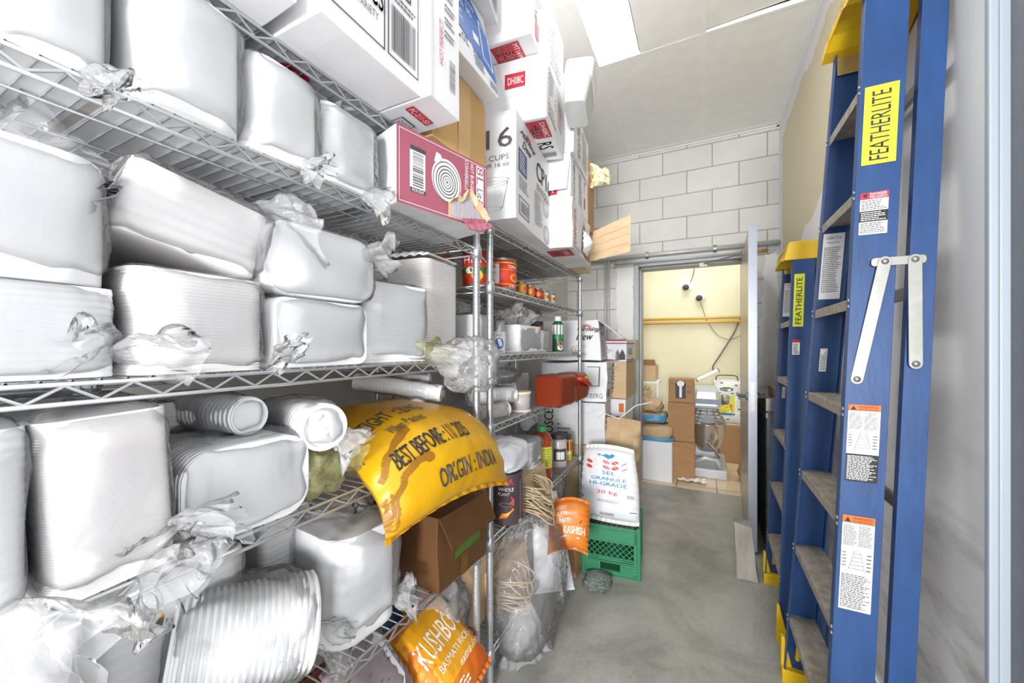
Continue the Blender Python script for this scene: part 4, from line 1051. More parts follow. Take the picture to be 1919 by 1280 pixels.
# ---- bottom shelf: rice bags
z = D1[0]
M['orange_bag'] = mat('orange woven bag', '#e08a1e', .4, bump=.3, bscale=14, dist=.006, var=.25, vscale=6, col2='#d8601c')
def kush(u, v):
    # lies with its face tipped up towards the aisle
    o = Vector((-.62, .87, z + .055)); U = Vector((-.02, .25, .02)); V = Vector((-.26, .01, .14)); p = o + U * u + V * v
    return p
def kt(i):
    i.rect(.04, .2, .96, .98, mat('golden print', '#e5a21c', .45), 0, 8)
    i.text('KUSHBOO', .1, .46, .92, .70, 'white_ink', 1, bold=.002); i.text('BASMATI RICE', .2, .32, .82, .39, 'white_ink', 1); i.text('extra long', .4, .18, .9, .27, 'white_ink', 1, slant=.2); i.lines(.1, .06, .5, .16, 3, 'white_ink', 1, 4, .5)
sack('rice_bag', 'orange and gold rice bag lying face up at the bottom of the near unit', 'rice bag', kush, .06, 'orange_bag', kt, wr=.006, seam=.012)
def floral(u, v):
    return Vector((-.68, .66, z + .12)) + Vector((-.06, .21, .02)) * u + Vector((-.19, -.0, .15)) * v
def ft(i):
    r_ = random.Random(3); i.disc(.5, .5, .44, .42, mat('pale grey print', '#c9ccd4', .6), 0, 26)
    for q in range(34):
        a, b = r_.uniform(.15, .85), r_.uniform(.15, .85); i.disc(a, b, .02, .012, 'green_ink' if q % 3 == 0 else 'grey_ink', 1, 6, q)
sack('rice_bag', 'grey bag with a pale rice filled oval, next to the orange bag', 'rice bag', floral, .035, mat('mauve grey bag', '#8f8388', .5, bump=.3, bscale=20), ft, seam=.008)
def gb(u, v): return Vector((-.80, .33, z + .06)) + Vector((0, .26, 0)) * u + Vector((-.28, .02, .10)) * v
def gt(i):
    i.poly([(.1, .3), (.9, .35), (.9, .7), (.1, .6)], mat('deep red print', '#9a2f22', .5), 0); i.disc(.3, .75, .16, .12, 'orange', 1); i.text('RICE', .3, .4, .8, .58, 'sticker_yellow', 1)
sack('rice_bag', 'cream bag with red and orange print seen through the low wire shelf', 'rice bag', gb, .05, mat('cream woven bag', '#cfc9a4', .6, bump=.3, bscale=20, var=.2), gt, seam=.01)
def gb2(u, v): return Vector((-.80, .62, z + .04)) + Vector((0, .20, 0)) * u + Vector((-.26, .02, .08)) * v
sack('rice_bag', 'dark red bag behind the grey one, seen through the low wire shelf', 'rice bag', gb2, .045, mat('dark red bag', '#7e3a30', .5, bump=.3, bscale=20, var=.3), None, seam=.01)
t = thing('cloth_bag', 'dark blue bag with a yellow label lying behind the near corner post', 'bag', (-1.02, 1.03, z))
bag_mesh(.11, .09, .12, .6, .02, 17).build('bag_body', mat('dark blue cloth', '#2f4560', .85, bump=.5, bscale=40, var=.3, vscale=12), t, smooth=True)
Ink(quadfn((.095, -.05, .17), (.02, .07, 0), (-.02, 0, .045))).rect(0, 0, 1, 1, 'sticker_yellow', 1).rect(.4, .3, .6, .7, 'navy_ink', 2).build(t, 'label')
# ================================================================== second shelving unit: contents
z = D2[5]
k = Carton('cup_carton', 'white cup carton with a large 16 and drawn cups, near end of the top shelf', 'carton', (-.585, 1.215, z + .002), .49, .42, .384, rot=6, mat_='carton_white', amp=.002)
i = k.ink('near')
i.text('16', .73, .66, .97, .84, 'grey_ink', 2, bold=.006); i.text('PLASTIC CUPS', .44, .545, .94, .595, 'grey_ink', 2); i.text('CLAIR 16 oz', .62, .485, .94, .525, 'grey_ink', 2)
i.ring(.74, .36, .2, .035, .05, 'grey_ink', 1, 30); i.ring(.74, .33, .19, .03, .05, 'grey_ink', 1, 30); i.line([(.55, .34), (.60, .1)], .004, 'grey_ink', 1); i.line([(.93, .34), (.88, .1)], .004, 'grey_ink', 1); i.ring(.74, .10, .14, .025, .05, 'grey_ink', 1, 30)
i = k.ink('front')
def logo(i, u0, v0, u1, v1, m='darkgrey'):
    cx, cy = lerp(u0, u1, .62), lerp(v0, v1, .72)
    for q in range(11):
        a = PI * q / 10; i.line([(cx + .06 * (u1 - u0) * math.cos(a), cy + .08 * (v1 - v0) * math.sin(a)), (cx + .2 * (u1 - u0) * math.cos(a), cy + .25 * (v1 - v0) * math.sin(a))], .012 * (u1 - u0) * 2, 'red', 1)
    i.text('Morning', u0, lerp(v0, v1, .45), u1, lerp(v0, v1, .78), m, 2, slant=.2, bold=.01); i.text('Dew', lerp(u0, u1, .2), v0, lerp(u0, u1, .75), lerp(v0, v1, .42), m, 2, slant=.2, bold=.012)
logo(i, .06, .72, .42, .92); i.rect(.05, .46, .24, .68, 'navy_ink', 1); i.lines(.07, .48, .22, .66, 6, 'white_ink', 2, 3, .4)
i.text('CP16', .50, .62, .96, .82, 'darkgrey', 2, bold=.006); i.lines(.5, .5, .95, .58, 3, 'grey_ink', 2, 4, .4); i.lines(.06, .3, .3, .43, 5, 'grey_ink', 2, 8, .4)
i.frame(.06, .06, .30, .24, .012, 'grey_ink', 1, .01); i.barcode(.09, .09, .27, .2, 'grey_ink', 2, 18, 4); i.lines(.45, .12, .7, .48, 14, 'grey_ink', 2, 12, .35)
for a, b in ((.80, .42), (.82, .12)):
    for q in range(3): i.ring(a, b, .10 - .03 * q, .10 - .03 * q, .08, 'grey_ink', 1, 20)
k.done()
k = Carton('tub_carton', 'white carton with a red tag reading 40 SETS underneath, above the cup carton', 'carton', (-.509, 1.313, z + .389), .33, .40, .234, rot=8, mat_='carton_white', amp=.0025)
i = k.ink('near'); i.rect(.60, .55, .80, .78, 'red', 1); i.text('DH08C', .63, .60, .78, .72, 'white_ink', 2); i.line([(0, .42), (1, .42)], .004, 'carton_white2', 1)
i = k.ink('front'); i.lines(.1, .1, .5, .9, 10, 'grey_ink', 1, 5, .4); i.lines(.6, .3, .9, .8, 6, 'red', 1, 9, .3)
i = k.ink('bottom'); i.rect(.05, .72, .42, .98, 'red', 1); i.text('DH08C', .09, .91, .40, .96, 'white_ink', 2); i.text('40', .12, .83, .36, .90, 'white_ink', 2, bold=.006); i.text('SETS', .1, .75, .38, .82, 'white_ink', 2, bold=.006)
i.text('CONTAINERS', .48, .40, .66, .96, 'darkgrey', 2, rot=0) if False else i.text('RS', .52, .80, .68, .95, 'darkgrey', 2, bold=.006)
i.barcode(.78, .78, .9, .95, 'grey_ink', 1, 12, 2)
k.done()
k = Carton('tub_carton', 'highest white carton over the near end, with a red 150 SETS tag underneath', 'carton', (-.53, 1.212, z + .627), .45, .42, .29, rot=4, mat_='carton_white', amp=.0025)
i = k.ink('near'); i.rect(.50, .55, .80, .95, 'grey_ink', 1); i.text('MT16W', .53, .6, .78, .8, 'white_ink', 2)
i = k.ink('bottom'); i.rect(.03, .62, .24, .88, 'red', 1); i.text('MT16W', .05, .82, .22, .865, 'white_ink', 2); i.text('150', .05, .73, .22, .80, 'white_ink', 2, bold=.006); i.text('SETS', .05, .65, .22, .71, 'white_ink', 2, bold=.006)
i.rect(.08, .36, .26, .52, 'red', 1); i.rect(.155, .39, .185, .49, 'white_ink', 2); i.rect(.12, .425, .22, .455, 'white_ink', 2)
i = k.ink('front'); i.text('TRAYS', .1, .3, .5, .7, 'grey_ink', 1, rot=90); i.rect(.12, .1, .2, .3, 'red', 1); i.lines(.55, .2, .9, .8, 8, 'grey_ink', 1, 3, .3)
k.done()
# farther column
k = Carton('tub_carton', 'battered white carton with a torn open front at the far end of the top shelf', 'carton', (-.525, 1.68, z + .002), .46, .40, .225, rot=5, mat_='carton_white', amp=.004)
i = k.ink('near'); i.rect(-.0, .35, .05, .5, 'red', 1)
i = k.ink('front'); i.poly([(.42, .10), (.50, .55), (.58, .82), (.75, .55), (.96, .40), (.96, .06), (.6, .03)], 'kraft', 1); i.text('DINNER', .06, .12, .16, .85, 'red', 2, rot=90); i.lines(.05, .02, .4, .1, 3, 'grey_ink', 1, 4, .4)
i = k.ink('bottom'); i.rect(.10, .66, .36, .94, 'red', 1); i.text('DH08C', .14, .84, .32, .9, 'white_ink', 2); i.text('150', .14, .72, .32, .8, 'white_ink', 2, bold=.006)
k.done()
fr = k.front
bm = MB().grid(lambda u, v: fr(.5 + .28 * u + .03 * nz((u * 4, v * 4, 2)), .12 + .5 * v, .004 + .035 * math.sin(PI * u) * math.sin(PI * v) + .006 * nz((u * 9, v * 9, 0))), 16, 16)
bm.build('bagged_contents', 'white_plastic', k.root, smooth=True)
k = Carton('tub_carton', 'white carton with a small red VA tag on top of the torn one', 'carton', (-.535, 1.685, z + .229), .40, .40, .20, rot=4, mat_='carton_white', amp=.003)
i = k.ink('near'); i.rect(.55, .1, .84, .45, 'red', 1); i.text('VA', .6, .15, .8, .4, 'white_ink', 2, rot=180)
i = k.ink('front'); i.text('CONTAINERS', .12, .05, .2, .95, 'grey_ink', 1, rot=90); i.lines(.4, .1, .6, .9, 12, 'grey_ink', 1, 3, .4); i.rect(.7, .2, .78, .9, 'red', 1); i.line([(0, .98), (1, .98)], .01, 'carton_white2', 1)
k.flap('near', .17, -82, 'carton_white'); k.done()
k = Carton('tub_carton', 'white carton two above the torn one, printed in grey along its side', 'carton', (-.52, 1.69, z + .433), .40, .40, .22, rot=6, mat_='carton_white2', amp=.003)
i = k.ink('front'); i.text('FOOD TRAY', .2, .1, .4, .9, 'grey_ink', 1, rot=90); i.lines(.5, .1, .9, .9, 14, 'grey_ink', 1, 6, .3); k.done()
k = Carton('tub_carton', 'topmost white carton at the far end, behind the black lid stack', 'carton', (-.55, 1.695, z + .657), .36, .36, .15, rot=6, mat_='carton_white', amp=.003)
i = k.ink('front'); i.lines(.1, .1, .9, .9, 6, 'grey_ink', 1, 6, .3); k.done()
# plastic container stack lying on its side, sticking out near the ceiling
p0 = at(1085, 165, X=-.47)
t = thing('container_stack', 'nested pale plastic takeout containers leaning out near the ceiling above the cartons', 'container stack', (-.475, p0.y, p0.z - .07), (math.radians(-12), math.radians(6), math.radians(8)))
sm = stack_mesh(.06, .09, .085, .02, .009, .006); sm.xf(Matrix.Translation((0, 0, .06)))
sm.build('nested_stack', 'foam', t, smooth=True).modifiers.new('e', 'EDGE_SPLIT').split_angle = .9
ring0, ring1 = rrect(.058, .088, .02), rrect(.045, .075, .018)
MB().sweep([Vector((x, y, -.05)) for x, y in ring1], [Vector((x, y, .06)) for x, y in ring0]).build('lowest_container', mat('clear grey plastic', '#c9cbc8', .15), t, smooth=False, bevel=.004)
# brown carton end and torn paper beyond
k = Carton('carton', 'brown carton end showing beyond the white cartons, with torn paper hanging out', 'carton', (-.60, 2.10, z + .24), .27, .34, .42, mat_='kraft', amp=.003); k.done()
pp = at(1122, 330, Y=2.30)
t = thing('torn_paper', 'crumpled cream packing paper sticking out beside the block wall', 'paper', (pp.x - .06, 2.28, pp.z))
MB().grid(lambda u, v: Vector((.13 * u + .02 * nz((u * 5, v * 5, 1)), .05 * nz((u * 6, v * 6, 3)), (v - .5) * (.16 - .10 * u) - .03 * u * u + .03 * nz((u * 7, v * 3, 8)))), 18, 12).build('paper_sheet', mat('cream paper', '#efe6c4', .8), t, solid=.001)
# long cardboard flap sticking out over the aisle
a, b, c_, d_ = at(1098, 440, Y=2.34), at(1182, 402, Y=2.40), at(1181, 472, Y=2.40), at(1098, 492, Y=2.34)
t = thing('cardboard_flap_sheet', 'torn tan cardboard sheet sticking out toward the door above the conduit', 'cardboard sheet', tuple(d_))
o = Vector(d_)
mb = MB()
mb.grid(lambda u, v: lerp(lerp(d_, c_, u), lerp(a, b, u), v) - o + Vector((0, .004 * nz((u * 5, v * 5, 2)), (.006 * nz((u * 12, 0, 5)) if v in (0, 1) else 0))), 14, 6)
mb.build('sheet', 'kraft_light', t, solid=.004)
fi = Ink(lambda u, v, h: lerp(lerp(d_, c_, u), lerp(a, b, u), v) - o + Vector((0, -h - .004, 0)))
for v in (.25, .5, .72): fi.line([(.02, v), (.98, v)], .008, 'kraft', 1)
fi.build(t, 'crease')
k = Carton('carton', 'low flattened cream bundle at the far front corner of the top shelf', 'carton', (-.60, 2.17, z + .004), .21, .28, .085, rot=6, mat_=mat('cream board', '#e6d6ae', .7, var=.2, vscale=30), amp=.006); k.done()

def cylfn(r, a0, a1, z0, z1):
    a0, a1 = math.radians(a0), math.radians(a1)
    return lambda u, v, h: Vector(((r + h + .0008) * math.cos(lerp(a0, a1, u)), (r + h + .0008) * math.sin(lerp(a0, a1, u)), lerp(z0, z1, v)))
def tin(name, label, cat, loc, r, h, lab, inkfn=None, group=None, rot=0):
    t = thing(name, label, cat, loc, math.radians(rot), group)
    pr_ = [(.0001, .003), (r - .004, .003), (r - .003, 0), (r, .001), (r, .004), (r - .0015, .006)]
    pr_ += [(r - .0015, h - .006), (r, h - .004), (r, h), (r - .003, h + .0005), (r - .004, h - .004), (.0001, h - .004)]
    MB().lathe(pr_, n=28).build('tin_body', 'alu', t, smooth=True).modifiers.new('e', 'EDGE_SPLIT').split_angle = .7
    i = Ink(cylfn(r - .0012, -180, 180, .009, h - .009)); i.rect(0, 0, 1, 1, lab, 0, 1) if False else None
    MB().lathe([(r - .0004, .009), (r - .0004, h - .009)], n=28).build('paper_label', lab, t, smooth=True)
    if inkfn:
        j = Ink(cylfn(r, -150, 30, .009, h - .009)); inkfn(j); j.build(t, 'printing')
    return t
M['tin_red'] = mat('red tin label', '#d8412c', .4); M['tin_orange'] = mat('orange tin label', '#e0762c', .4); M['gold'] = mat('gold ink', '#d8b23a', .4)
z = D2[4]
def t1(i):
    i.rect(0, .88, 1, .93, 'gold', 1, 8); i.rect(0, .10, 1, .13, 'gold', 1, 8); i.rect(0, .64, 1, .66, 'gold', 1, 8); i.rect(0.02, .14, .44, .86, 'carton_white', 2, 6); i.barcode(.25, .7, .36, .82, 'darkgrey', 3, 10, 2); i.lines(.08, .2, .4, .6, 12, 'grey_ink', 3, 4, .4)
    i.text('TOMATO', .62, .7, .92, .82, 'white_ink', 2); i.disc(.8, .36, .13, .16, 'gold', 2); i.disc(.8, .36, .09, .1, 'coral_ink', 3)
    i.text('100', .66, .0, .82, .09, 'white_ink', 2)
tin('food_tin', 'large red and white food tin standing alone right of the near post', 'food tin', (-.755, 1.43, z), .062, .128, 'tin_red', t1)
def t2(i):
    i.rect(0, .3, 1, .5, 'green_ink', 1, 8); i.text('HEINE', .2, .62, .85, .84, 'white_ink', 2); i.disc(.5, .25, .12, .16, 'gold', 2); i.disc(.35, .4, .1, .1, 'white_ink', 2)
tin('food_tin', 'red food tin with green band directly behind the near post', 'food tin', (-.80, 1.31, z), .06, .145, 'tin_red', t2)
tin('food_tin', 'orange red food tin seen between the posts above the foam trays', 'food tin', (-.98, 1.30, z), .06, .145, 'tin_orange', t2)
for q in range(5):
    tin('small_tin', ['small tin nearest the big red tin, gold rimmed', 'second small tin in the row after the big red tin', 'middle one of five small tins in a row', 'fourth small tin in the row, pale label', 'last small tin of the row, farthest from the big red tin'][q], 'food tin', (-.745 - .003 * q, 1.60 + .105 * q, z), .026, .062, ['gold', 'tin_orange', 'tin_red', 'carton_white2', 'carton_white2'][q], lambda i: (i.rect(0, .3, 1, .7, 'coral_ink', 1, 6), i.disc(.5, .5, .1, .3, 'gold', 2)), 'small tins in a row')
sh = thing('cardboard_sheet', 'brown cardboard liner lying on the shelf under the red tins', 'cardboard sheet', (-.93, 1.8, z - .0015))
MB().box(-.2, .2, -.5, .5, 0, .0014).build('board', 'kraft_light', sh)
sh = thing('cardboard_sheet', 'grey card lying on the far part of the top shelf under the cartons', 'cardboard sheet', (-.9, 1.95, D2[5] + .0005))
MB().box(-.22, .2, -.35, .4, 0, .0014).build('board', mat('grey card', '#b4afa6', .8), sh)

# shelf 3
z = D2[3]
GE = 'packs on the middle shelf of the far unit'
pack('white wrapped pack right behind the near post on the middle shelf of the far unit', (-.86, 1.31, z), (.2, .13, .150), r=.012, rim=.001, pitch=.03, group=GE, film_='film_soft', tuft=((0, 0, .15), .07, .03, .05, (0, .1, 1)))
pack('wide white bagged block with gathered film on top, middle shelf of the far unit', (-.84, 1.66, z), (.24, .27, .125), r=.02, rim=.001, pitch=.03, group=GE, film_='film_soft', grow=1.04, tuft=[((.05, -.05, .12), .10, .015, .07, (.1, -.5, .8)), ((.05, .06, .12), .12, .015, .08, (.1, .3, 1))])
pack('smaller white block right of the wide bagged one, middle shelf', (-.83, 1.87, z), (.2, .10, .11), r=.015, rim=.001, pitch=.03, group=GE, film_='film_soft')
t = thing('salt_canister', 'slim white canister with a blue emblem between two bagged white blocks', 'canister', (-.765, 1.425, z))
MB().lathe([(.0001, 0), (.026, 0), (.027, .003), (.027, .09)], n=24).build('canister_body', 'white_ink', t, smooth=True)
MB().lathe([(.0255, .09), (.021, .098), (.021, .135), (.0001, .136)], n=24).build('canister_top', mat('silver cap', '#c2c4c6', .3, .5), t, smooth=True)
Ink(cylfn(.027, -130, 10, .0, .09)).disc(.5, .45, .28, .26, 'blue_ink', 1).text('SALT', .3, .78, .7, .9, 'navy_ink', 1).lines(.2, .05, .8, .15, 2, 'grey_ink', 1).build(t, 'printing')
def bottle(name, label, cat, loc, prof, m, cap=None, capm='white_ink', inkfn=None, ir=.03, ih=(.02, .1), group=None, n=24):
    t = thing(name, label, cat, loc, 0, group)
    MB().lathe(prof, n=n).build('bottle_body', m, t, smooth=True)
    if cap: MB().lathe(cap, n=n).build('cap', capm, t, smooth=True).modifiers.new('e', 'EDGE_SPLIT').split_angle = .7
    if inkfn:
        i = Ink(cylfn(ir, -140, 20, *ih)); inkfn(i); i.build(t, 'label')
    return t
bottle('spice_jar', 'glass jar with copper coloured contents and black lid behind the bagged white block', 'jar', (-.84, 2.02, z), [(.0001, 0), (.036, 0), (.038, .004), (.038, .14), (.03, .15)], mat('copper brown glass', '#a9714e', .2, var=.4, vscale=20), [(.036, .148), (.036, .17), (.0001, .17)], 'darkgrey')
bottle('spray_bottle', 'tall green and white bottle next to the far post on the middle shelf', 'bottle', (-.765, 2.16, z), [(.0001, 0), (.03, 0), (.032, .004), (.032, .16), (.02, .18)], mat('dark green bottle', '#2f6b45', .3), [(.021, .175), (.021, .205), (.0001, .206)], 'white_ink', lambda i: (i.rect(0, .62, 1, 1, 'carton_white', 1, 4), i.rect(0, .45, 1, .6, mat('bright green ink', '#31a05a', .5), 1, 4), i.disc(.6, .25, .2, .14, 'kraft', 1), i.disc(.6, .1, .2, .1, 'white_ink', 1)), .032, (.006, .156))
bottle('spray_bottle', 'teal capped bottle peeking over the bagged block on the middle shelf', 'bottle', (-.90, 1.98, z), [(.0001, 0), (.03, 0), (.03, .12), (.014, .14)], 'white_ink', [(.018, .138), (.018, .165), (.0001, .166)], mat('teal cap', '#39a3a8', .4))

# shelf 4: cups, red jug
z = D2[2]
roll('thick wrapped sleeve of white cups lying nearest the near post, far unit', (-.80, 1.43, z + .045), .036, .22, 62, 'film', pitch=.02, rim=.001)
roll('second wrapped sleeve of white cups lying behind the first, far unit', (-.88, 1.56, z + .05), .036, .24, 58, 'film', pitch=.02, rim=.001)
roll('ribbed sleeve of nested paper cups in front, far unit', (-.76, 1.36, z), .030, .16, 70, 'film_soft', pitch=.008, rim=.006, mat_='cup_ribs')
t = thing('deli_tub', 'clear round deli tub with cream lid between the cups and the red jug', 'tub', (-.735, 1.575, z))
MB().lathe([(.0001, 0), (.042, 0), (.045, .08), (.0445, .08)], n=26).build('tub_body', mat('grey translucent tub', '#b9b2ae', .2), t, smooth=True)
MB().lathe([(.047, .078), (.048, .088), (.044, .089), (.0001, .088)], n=26).build('lid', mat('cream lid', '#f3dcc6', .5), t, smooth=True)
MB().lathe([(.048, -.0), (.048, .008), (.0001, .008)], n=26).build('base_rim', 'cup_ribs', t, smooth=True)
t = thing('plastic_bag', 'clear knotted bag on top of the cup sleeves, far unit', 'plastic bag', (-.83, 1.52, z + .125))
bag_mesh(.09, .14, .035, .7, .02, 22, fs=22).build('bag_body', 'film', t, smooth=True)
tuft_mesh(.08, .015, .06, (.2, .2, 1), 6, .02, 3).build('bag_end', 'film', t, smooth=True, loc=(0, 0, .05))
M['jug_red'] = mat('rust red plastic', '#80301a', .3, spec=.4)
t = thing('sauce_jug', 'rust red plastic jug lying on its side across the far post', 'jug', (-.655, 1.70, z + .004), (0, 0, math.radians(-7)))
jr = MB()
def jsec(y, w_, h_, r_, dz=0): return [Vector((a, y, b + .075 + dz)) for a, b in rrect(w_, h_, r_, 6)]
secs = [(0, .066, .070, .02, 0), (.012, .072, .075, .02, 0), (.15, .072, .075, .022, 0), (.20, .066, .070, .026, 0), (.22, .070, .074, .024, 0), (.33, .068, .072, .03, .003), (.375, .060, .062, .04, .005), (.395, .04, .042, .03, .006)]
S_ = [jsec(*q) for q in secs]
for a_, b_ in zip(S_, S_[1:]):
    n = len(a_); jr.add(a_ + b_, [(j, (j + 1) % n, n + (j + 1) % n, n + j) for j in range(n)])
jr.add(S_[0], [tuple(range(len(S_[0])))[::-1]]); jr.add(S_[-1], [tuple(range(len(S_[-1])))])
jr.build('jug_body', 'jug_red', t, smooth=True).modifiers.new('e', 'EDGE_SPLIT').split_angle = .8
MB().tube([(.058, .20, .125), (.088, .225, .12), (.098, .26, .10), (.088, .31, .085), (.062, .335, .085)], .012, 10).build('handle', mat('bright red plastic', '#a82a1c', .3), t, smooth=True)
MB().lathe([(.0001, 0), (.022, 0), (.024, .004), (.024, .02), (.0001, .02)], (-.0, .395, .08), 20, 'y').build('cap', 'jug_red', t, smooth=True)
Ink(quadfn((.0735, .27, .10), (0, .055, 0), (0, 0, .032))).rect(0, 0, 1, 1, 'sticker_yellow', 1).barcode(.1, .1, .9, .6, 'darkgrey', 2, 10).build(t, 'label')
pack('white wrapped block at the back of the cups shelf, far unit', (-1.0, 1.9, z), (.2, .3, .14), r=.02, rim=.001, pitch=.03, group=GE, film_='film_soft')
# shelf 5
z = D2[1]
def sauce(i): i.rect(.25, .1, .85, .85, 'sticker_yellow', 1, 5); i.lines(.3, .15, .8, .8, 8, 'grey_ink', 2, 5, .3); i.rect(.28, .2, .6, .3, 'black', 2)
pr_ = [(.0001, 0), (.055, 0), (.058, .006)]
for q in range(5): pr_ += [(.058, .01 + q * .035), (.058, .036 + q * .035), (.0555, .040 + q * .035), (.0555, .043 + q * .035)]
pr_ += [(.058, .19), (.055, .215), (.035, .245), (.022, .255)]
bottle('sauce_bottle', 'big orange red sauce bottle with a green cap and yellow label', 'bottle', (-.775, 1.93, z), pr_, mat('chilli sauce', '#b4552f', .15, var=.2, vscale=30), [(.024, .25), (.026, .252), (.026, .278), (.0001, .28)], mat('green cap', '#3fae6b', .4), sauce, .0585, (.05, .20))
bottle('spice_jar', 'clear jar with dark lid and dark label right of the sauce bottle', 'jar', (-.765, 2.17, z), [(.0001, 0), (.048, 0), (.05, .005), (.05, .15), (.043, .165)], mat('grey white jar', '#c9c3c0', .2), [(.046, .163), (.046, .19), (.0001, .191)], 'darkgrey', lambda i: (i.rect(.25, .1, .8, .9, 'darkgrey', 1, 4), i.rect(.35, .2, .7, .7, 'white_ink', 2, 3)), .0505, (.03, .12))
bottle('spice_jar', 'small jar with red and yellow label against the far post', 'jar', (-.76, 2.31, z), [(.0001, 0), (.032, 0), (.034, .004), (.034, .12), (.028, .13)], mat('yellow label jar', '#d4cf2e', .4), [(.03, .13), (.03, .155), (.0001, .156)], 'darkgrey', lambda i: (i.rect(0, .5, 1, 1, 'red', 1, 4), i.disc(.5, .4, .2, .1, 'white_ink', 2)), .034, (.005, .12))
pack('white tub pack tied in clear film left of the sauce bottle', (-.79, 1.72, z + .127), (.15, .13, .13), tilt=(3, 0), r=.02, rim=.001, pitch=.02, group='low packs of the far unit', film_='film', tuft=((0, .03, .16), .10, .012, .06, (0, .4, 1)), taper=-.0)
pack('greyish clear tub pack farther back, left of the white one, far unit', (-.95, 1.60, z + .127), (.12, .15, .13), r=.02, rim=.001, pitch=.02, group='low packs of the far unit', film_='film_heavy', mat_='carton_white2')
# charcoal bag / tin
M['dark_print'] = mat('dark brown label', '#4a3d42', .35)
t = thing('charcoal_tin', 'dark brown tin with orange flames and red lettering, next to the near post', 'tin', (-.715, 1.405, z))
MB().lathe([(.0001, 0), (.062, 0), (.064, .004), (.064, .196), (.06, .2), (.0001, .198)], n=30).build('tin_body', 'dark_print', t, smooth=True).modifiers.new('e', 'EDGE_SPLIT').split_angle = .7
i = Ink(cylfn(.064, -125, 15, .0, .2)); i.text('NIA', .22, .80, .60, .93, 'red', 2, bold=.01); i.text('WHOLE', .2, .68, .60, .75, 'white_ink', 2); i.text('PLANT', .2, .59, .5, .65, 'white_ink', 2)
i.poly([(.2, .12), (.42, .16), (.62, .32), (.56, .36), (.5, .26), (.3, .24)], 'orange', 2); i.poly([(.25, .17), (.45, .2), (.58, .32), (.4, .24)], 'gold', 3); i.ring(.42, .42, .2, .05, .3, 'grey_ink', 2); i.poly([(.45, .42), (.55, .5), (.52, .6), (.62, .5), (.6, .42)], 'coral_ink', 2); i.rect(.78, .02, .82, .9, 'grey_ink', 1); i.text('3.8 L', .74, .03, .9, .1, 'white_ink', 2)
i.build(t, 'printing')
t = thing('plastic_bag', 'opaque white carrier bag bulging above the dark brown tin', 'plastic bag', (-.74, 1.40, z + .201))
bag_mesh(.10, .11, .065, .7, .012, 51).build('bag_body', mat('white carrier bag', '#eef0f6', .4, bump=.4, bscale=20, dist=.006), t, smooth=True)
# bundles of paper bag handles spilling out over the edge
M['twine'] = mat('twisted paper twine', '#cbb596', .85, var=.2, vscale=80)
def handles(label, c, n, seed, ln=.2, sx=.07, sy=.10, dz=.16):
    t = thing('paper_bag_bundle', label, 'paper bags', c); r = random.Random(seed)
    MB().ghexa([(-.26, -.09, 0), (.0, -.09, 0), (.0, .24, 0), (-.26, .24, 0), (-.26, -.09, dz), (-.02, -.09, dz), (-.02, .24, dz), (-.26, .24, dz)], 6, .006, seed).build('folded_bags', 'kraft_light', t, bevel=.003)
    for q in range(n):
        zz = dz * (q + .5) / n; y0 = -.08 + r.uniform(-.01, .01); y1 = .07 + r.uniform(-.01, .01); out = ln * r.uniform(.55, 1); drop = out * r.uniform(.35, .9)
        pts = []
        for j in range(15):
            a = j / 14; e = math.sin(PI * a) ** .6; yy = lerp(y0, y1, a) + .02 * math.sin(a * 6 + q); pts.append((-.02 + out * e, yy + .03 * e, zz - drop * e * e + .004 * math.sin(j + q)))
        MB().tube(pts, .0034, 5).build('bag_handle', 'twine', t, smooth=True)
    return t
handles('upper bundle of kraft paper bags with twisted handles drooping over the rail', (-.685, 1.565, z + .005), 30, 3, .13, dz=.12)
# shelf 6 / floor between
z = D2[0]
handles('lower bundle of kraft bag handles wrapped inside the clear plastic', (-.74, 1.46, .20), 18, 9, .12, dz=.14)
k = Carton('carton', 'pale brown carton behind the clear plastic on the bottom shelf, far unit', 'carton', (-.80, 1.30, z), .30, .30, .26, mat_='kraft_light', amp=.003); k.done()
t = thing('plastic_bag', 'large clear plastic bag slumped from the low shelf down to the floor', 'plastic bag', (-.665, 1.52, .0))
bag_mesh(.13, .235, .26, .75, .015, 61, fs=8, nu=110, nv=80, floor=.003).build('bag_body', 'film', t, smooth=True)
tuft_mesh(.20, .04, .11, (.1, -.05, -1), 8, .03, 3, bend=0).build('bag_end', 'film_tuft', t, smooth=True, loc=(.0, -.08, .215))
t = thing('plastic_bag', 'clear thin bag crumpled on the floor behind the corner post', 'plastic bag', (-.87, 1.12, .16))
bag_mesh(.12, .10, .15, .75, .03, 71, fs=14, nu=70, nv=50).build('bag_body', 'film_heavy', t, smooth=True)
t = thing('plastic_bag', 'empty clear bag lying on the shelf below the sauce bottle', 'plastic bag', (-.84, 2.0, z))
bag_mesh(.12, .2, .16, .7, .03, 81, fs=14, nu=70, nv=50).build('bag_body', 'film_heavy', t, smooth=True)
t = thing('plastic_bag', 'clear bag drooping just under the sauce bottle shelf near the far post', 'plastic bag', (-.80, 2.1, .36))
bag_mesh(.08, .13, .085, .7, .02, 82, fs=18).build('bag_body', 'film_heavy', t, smooth=True)
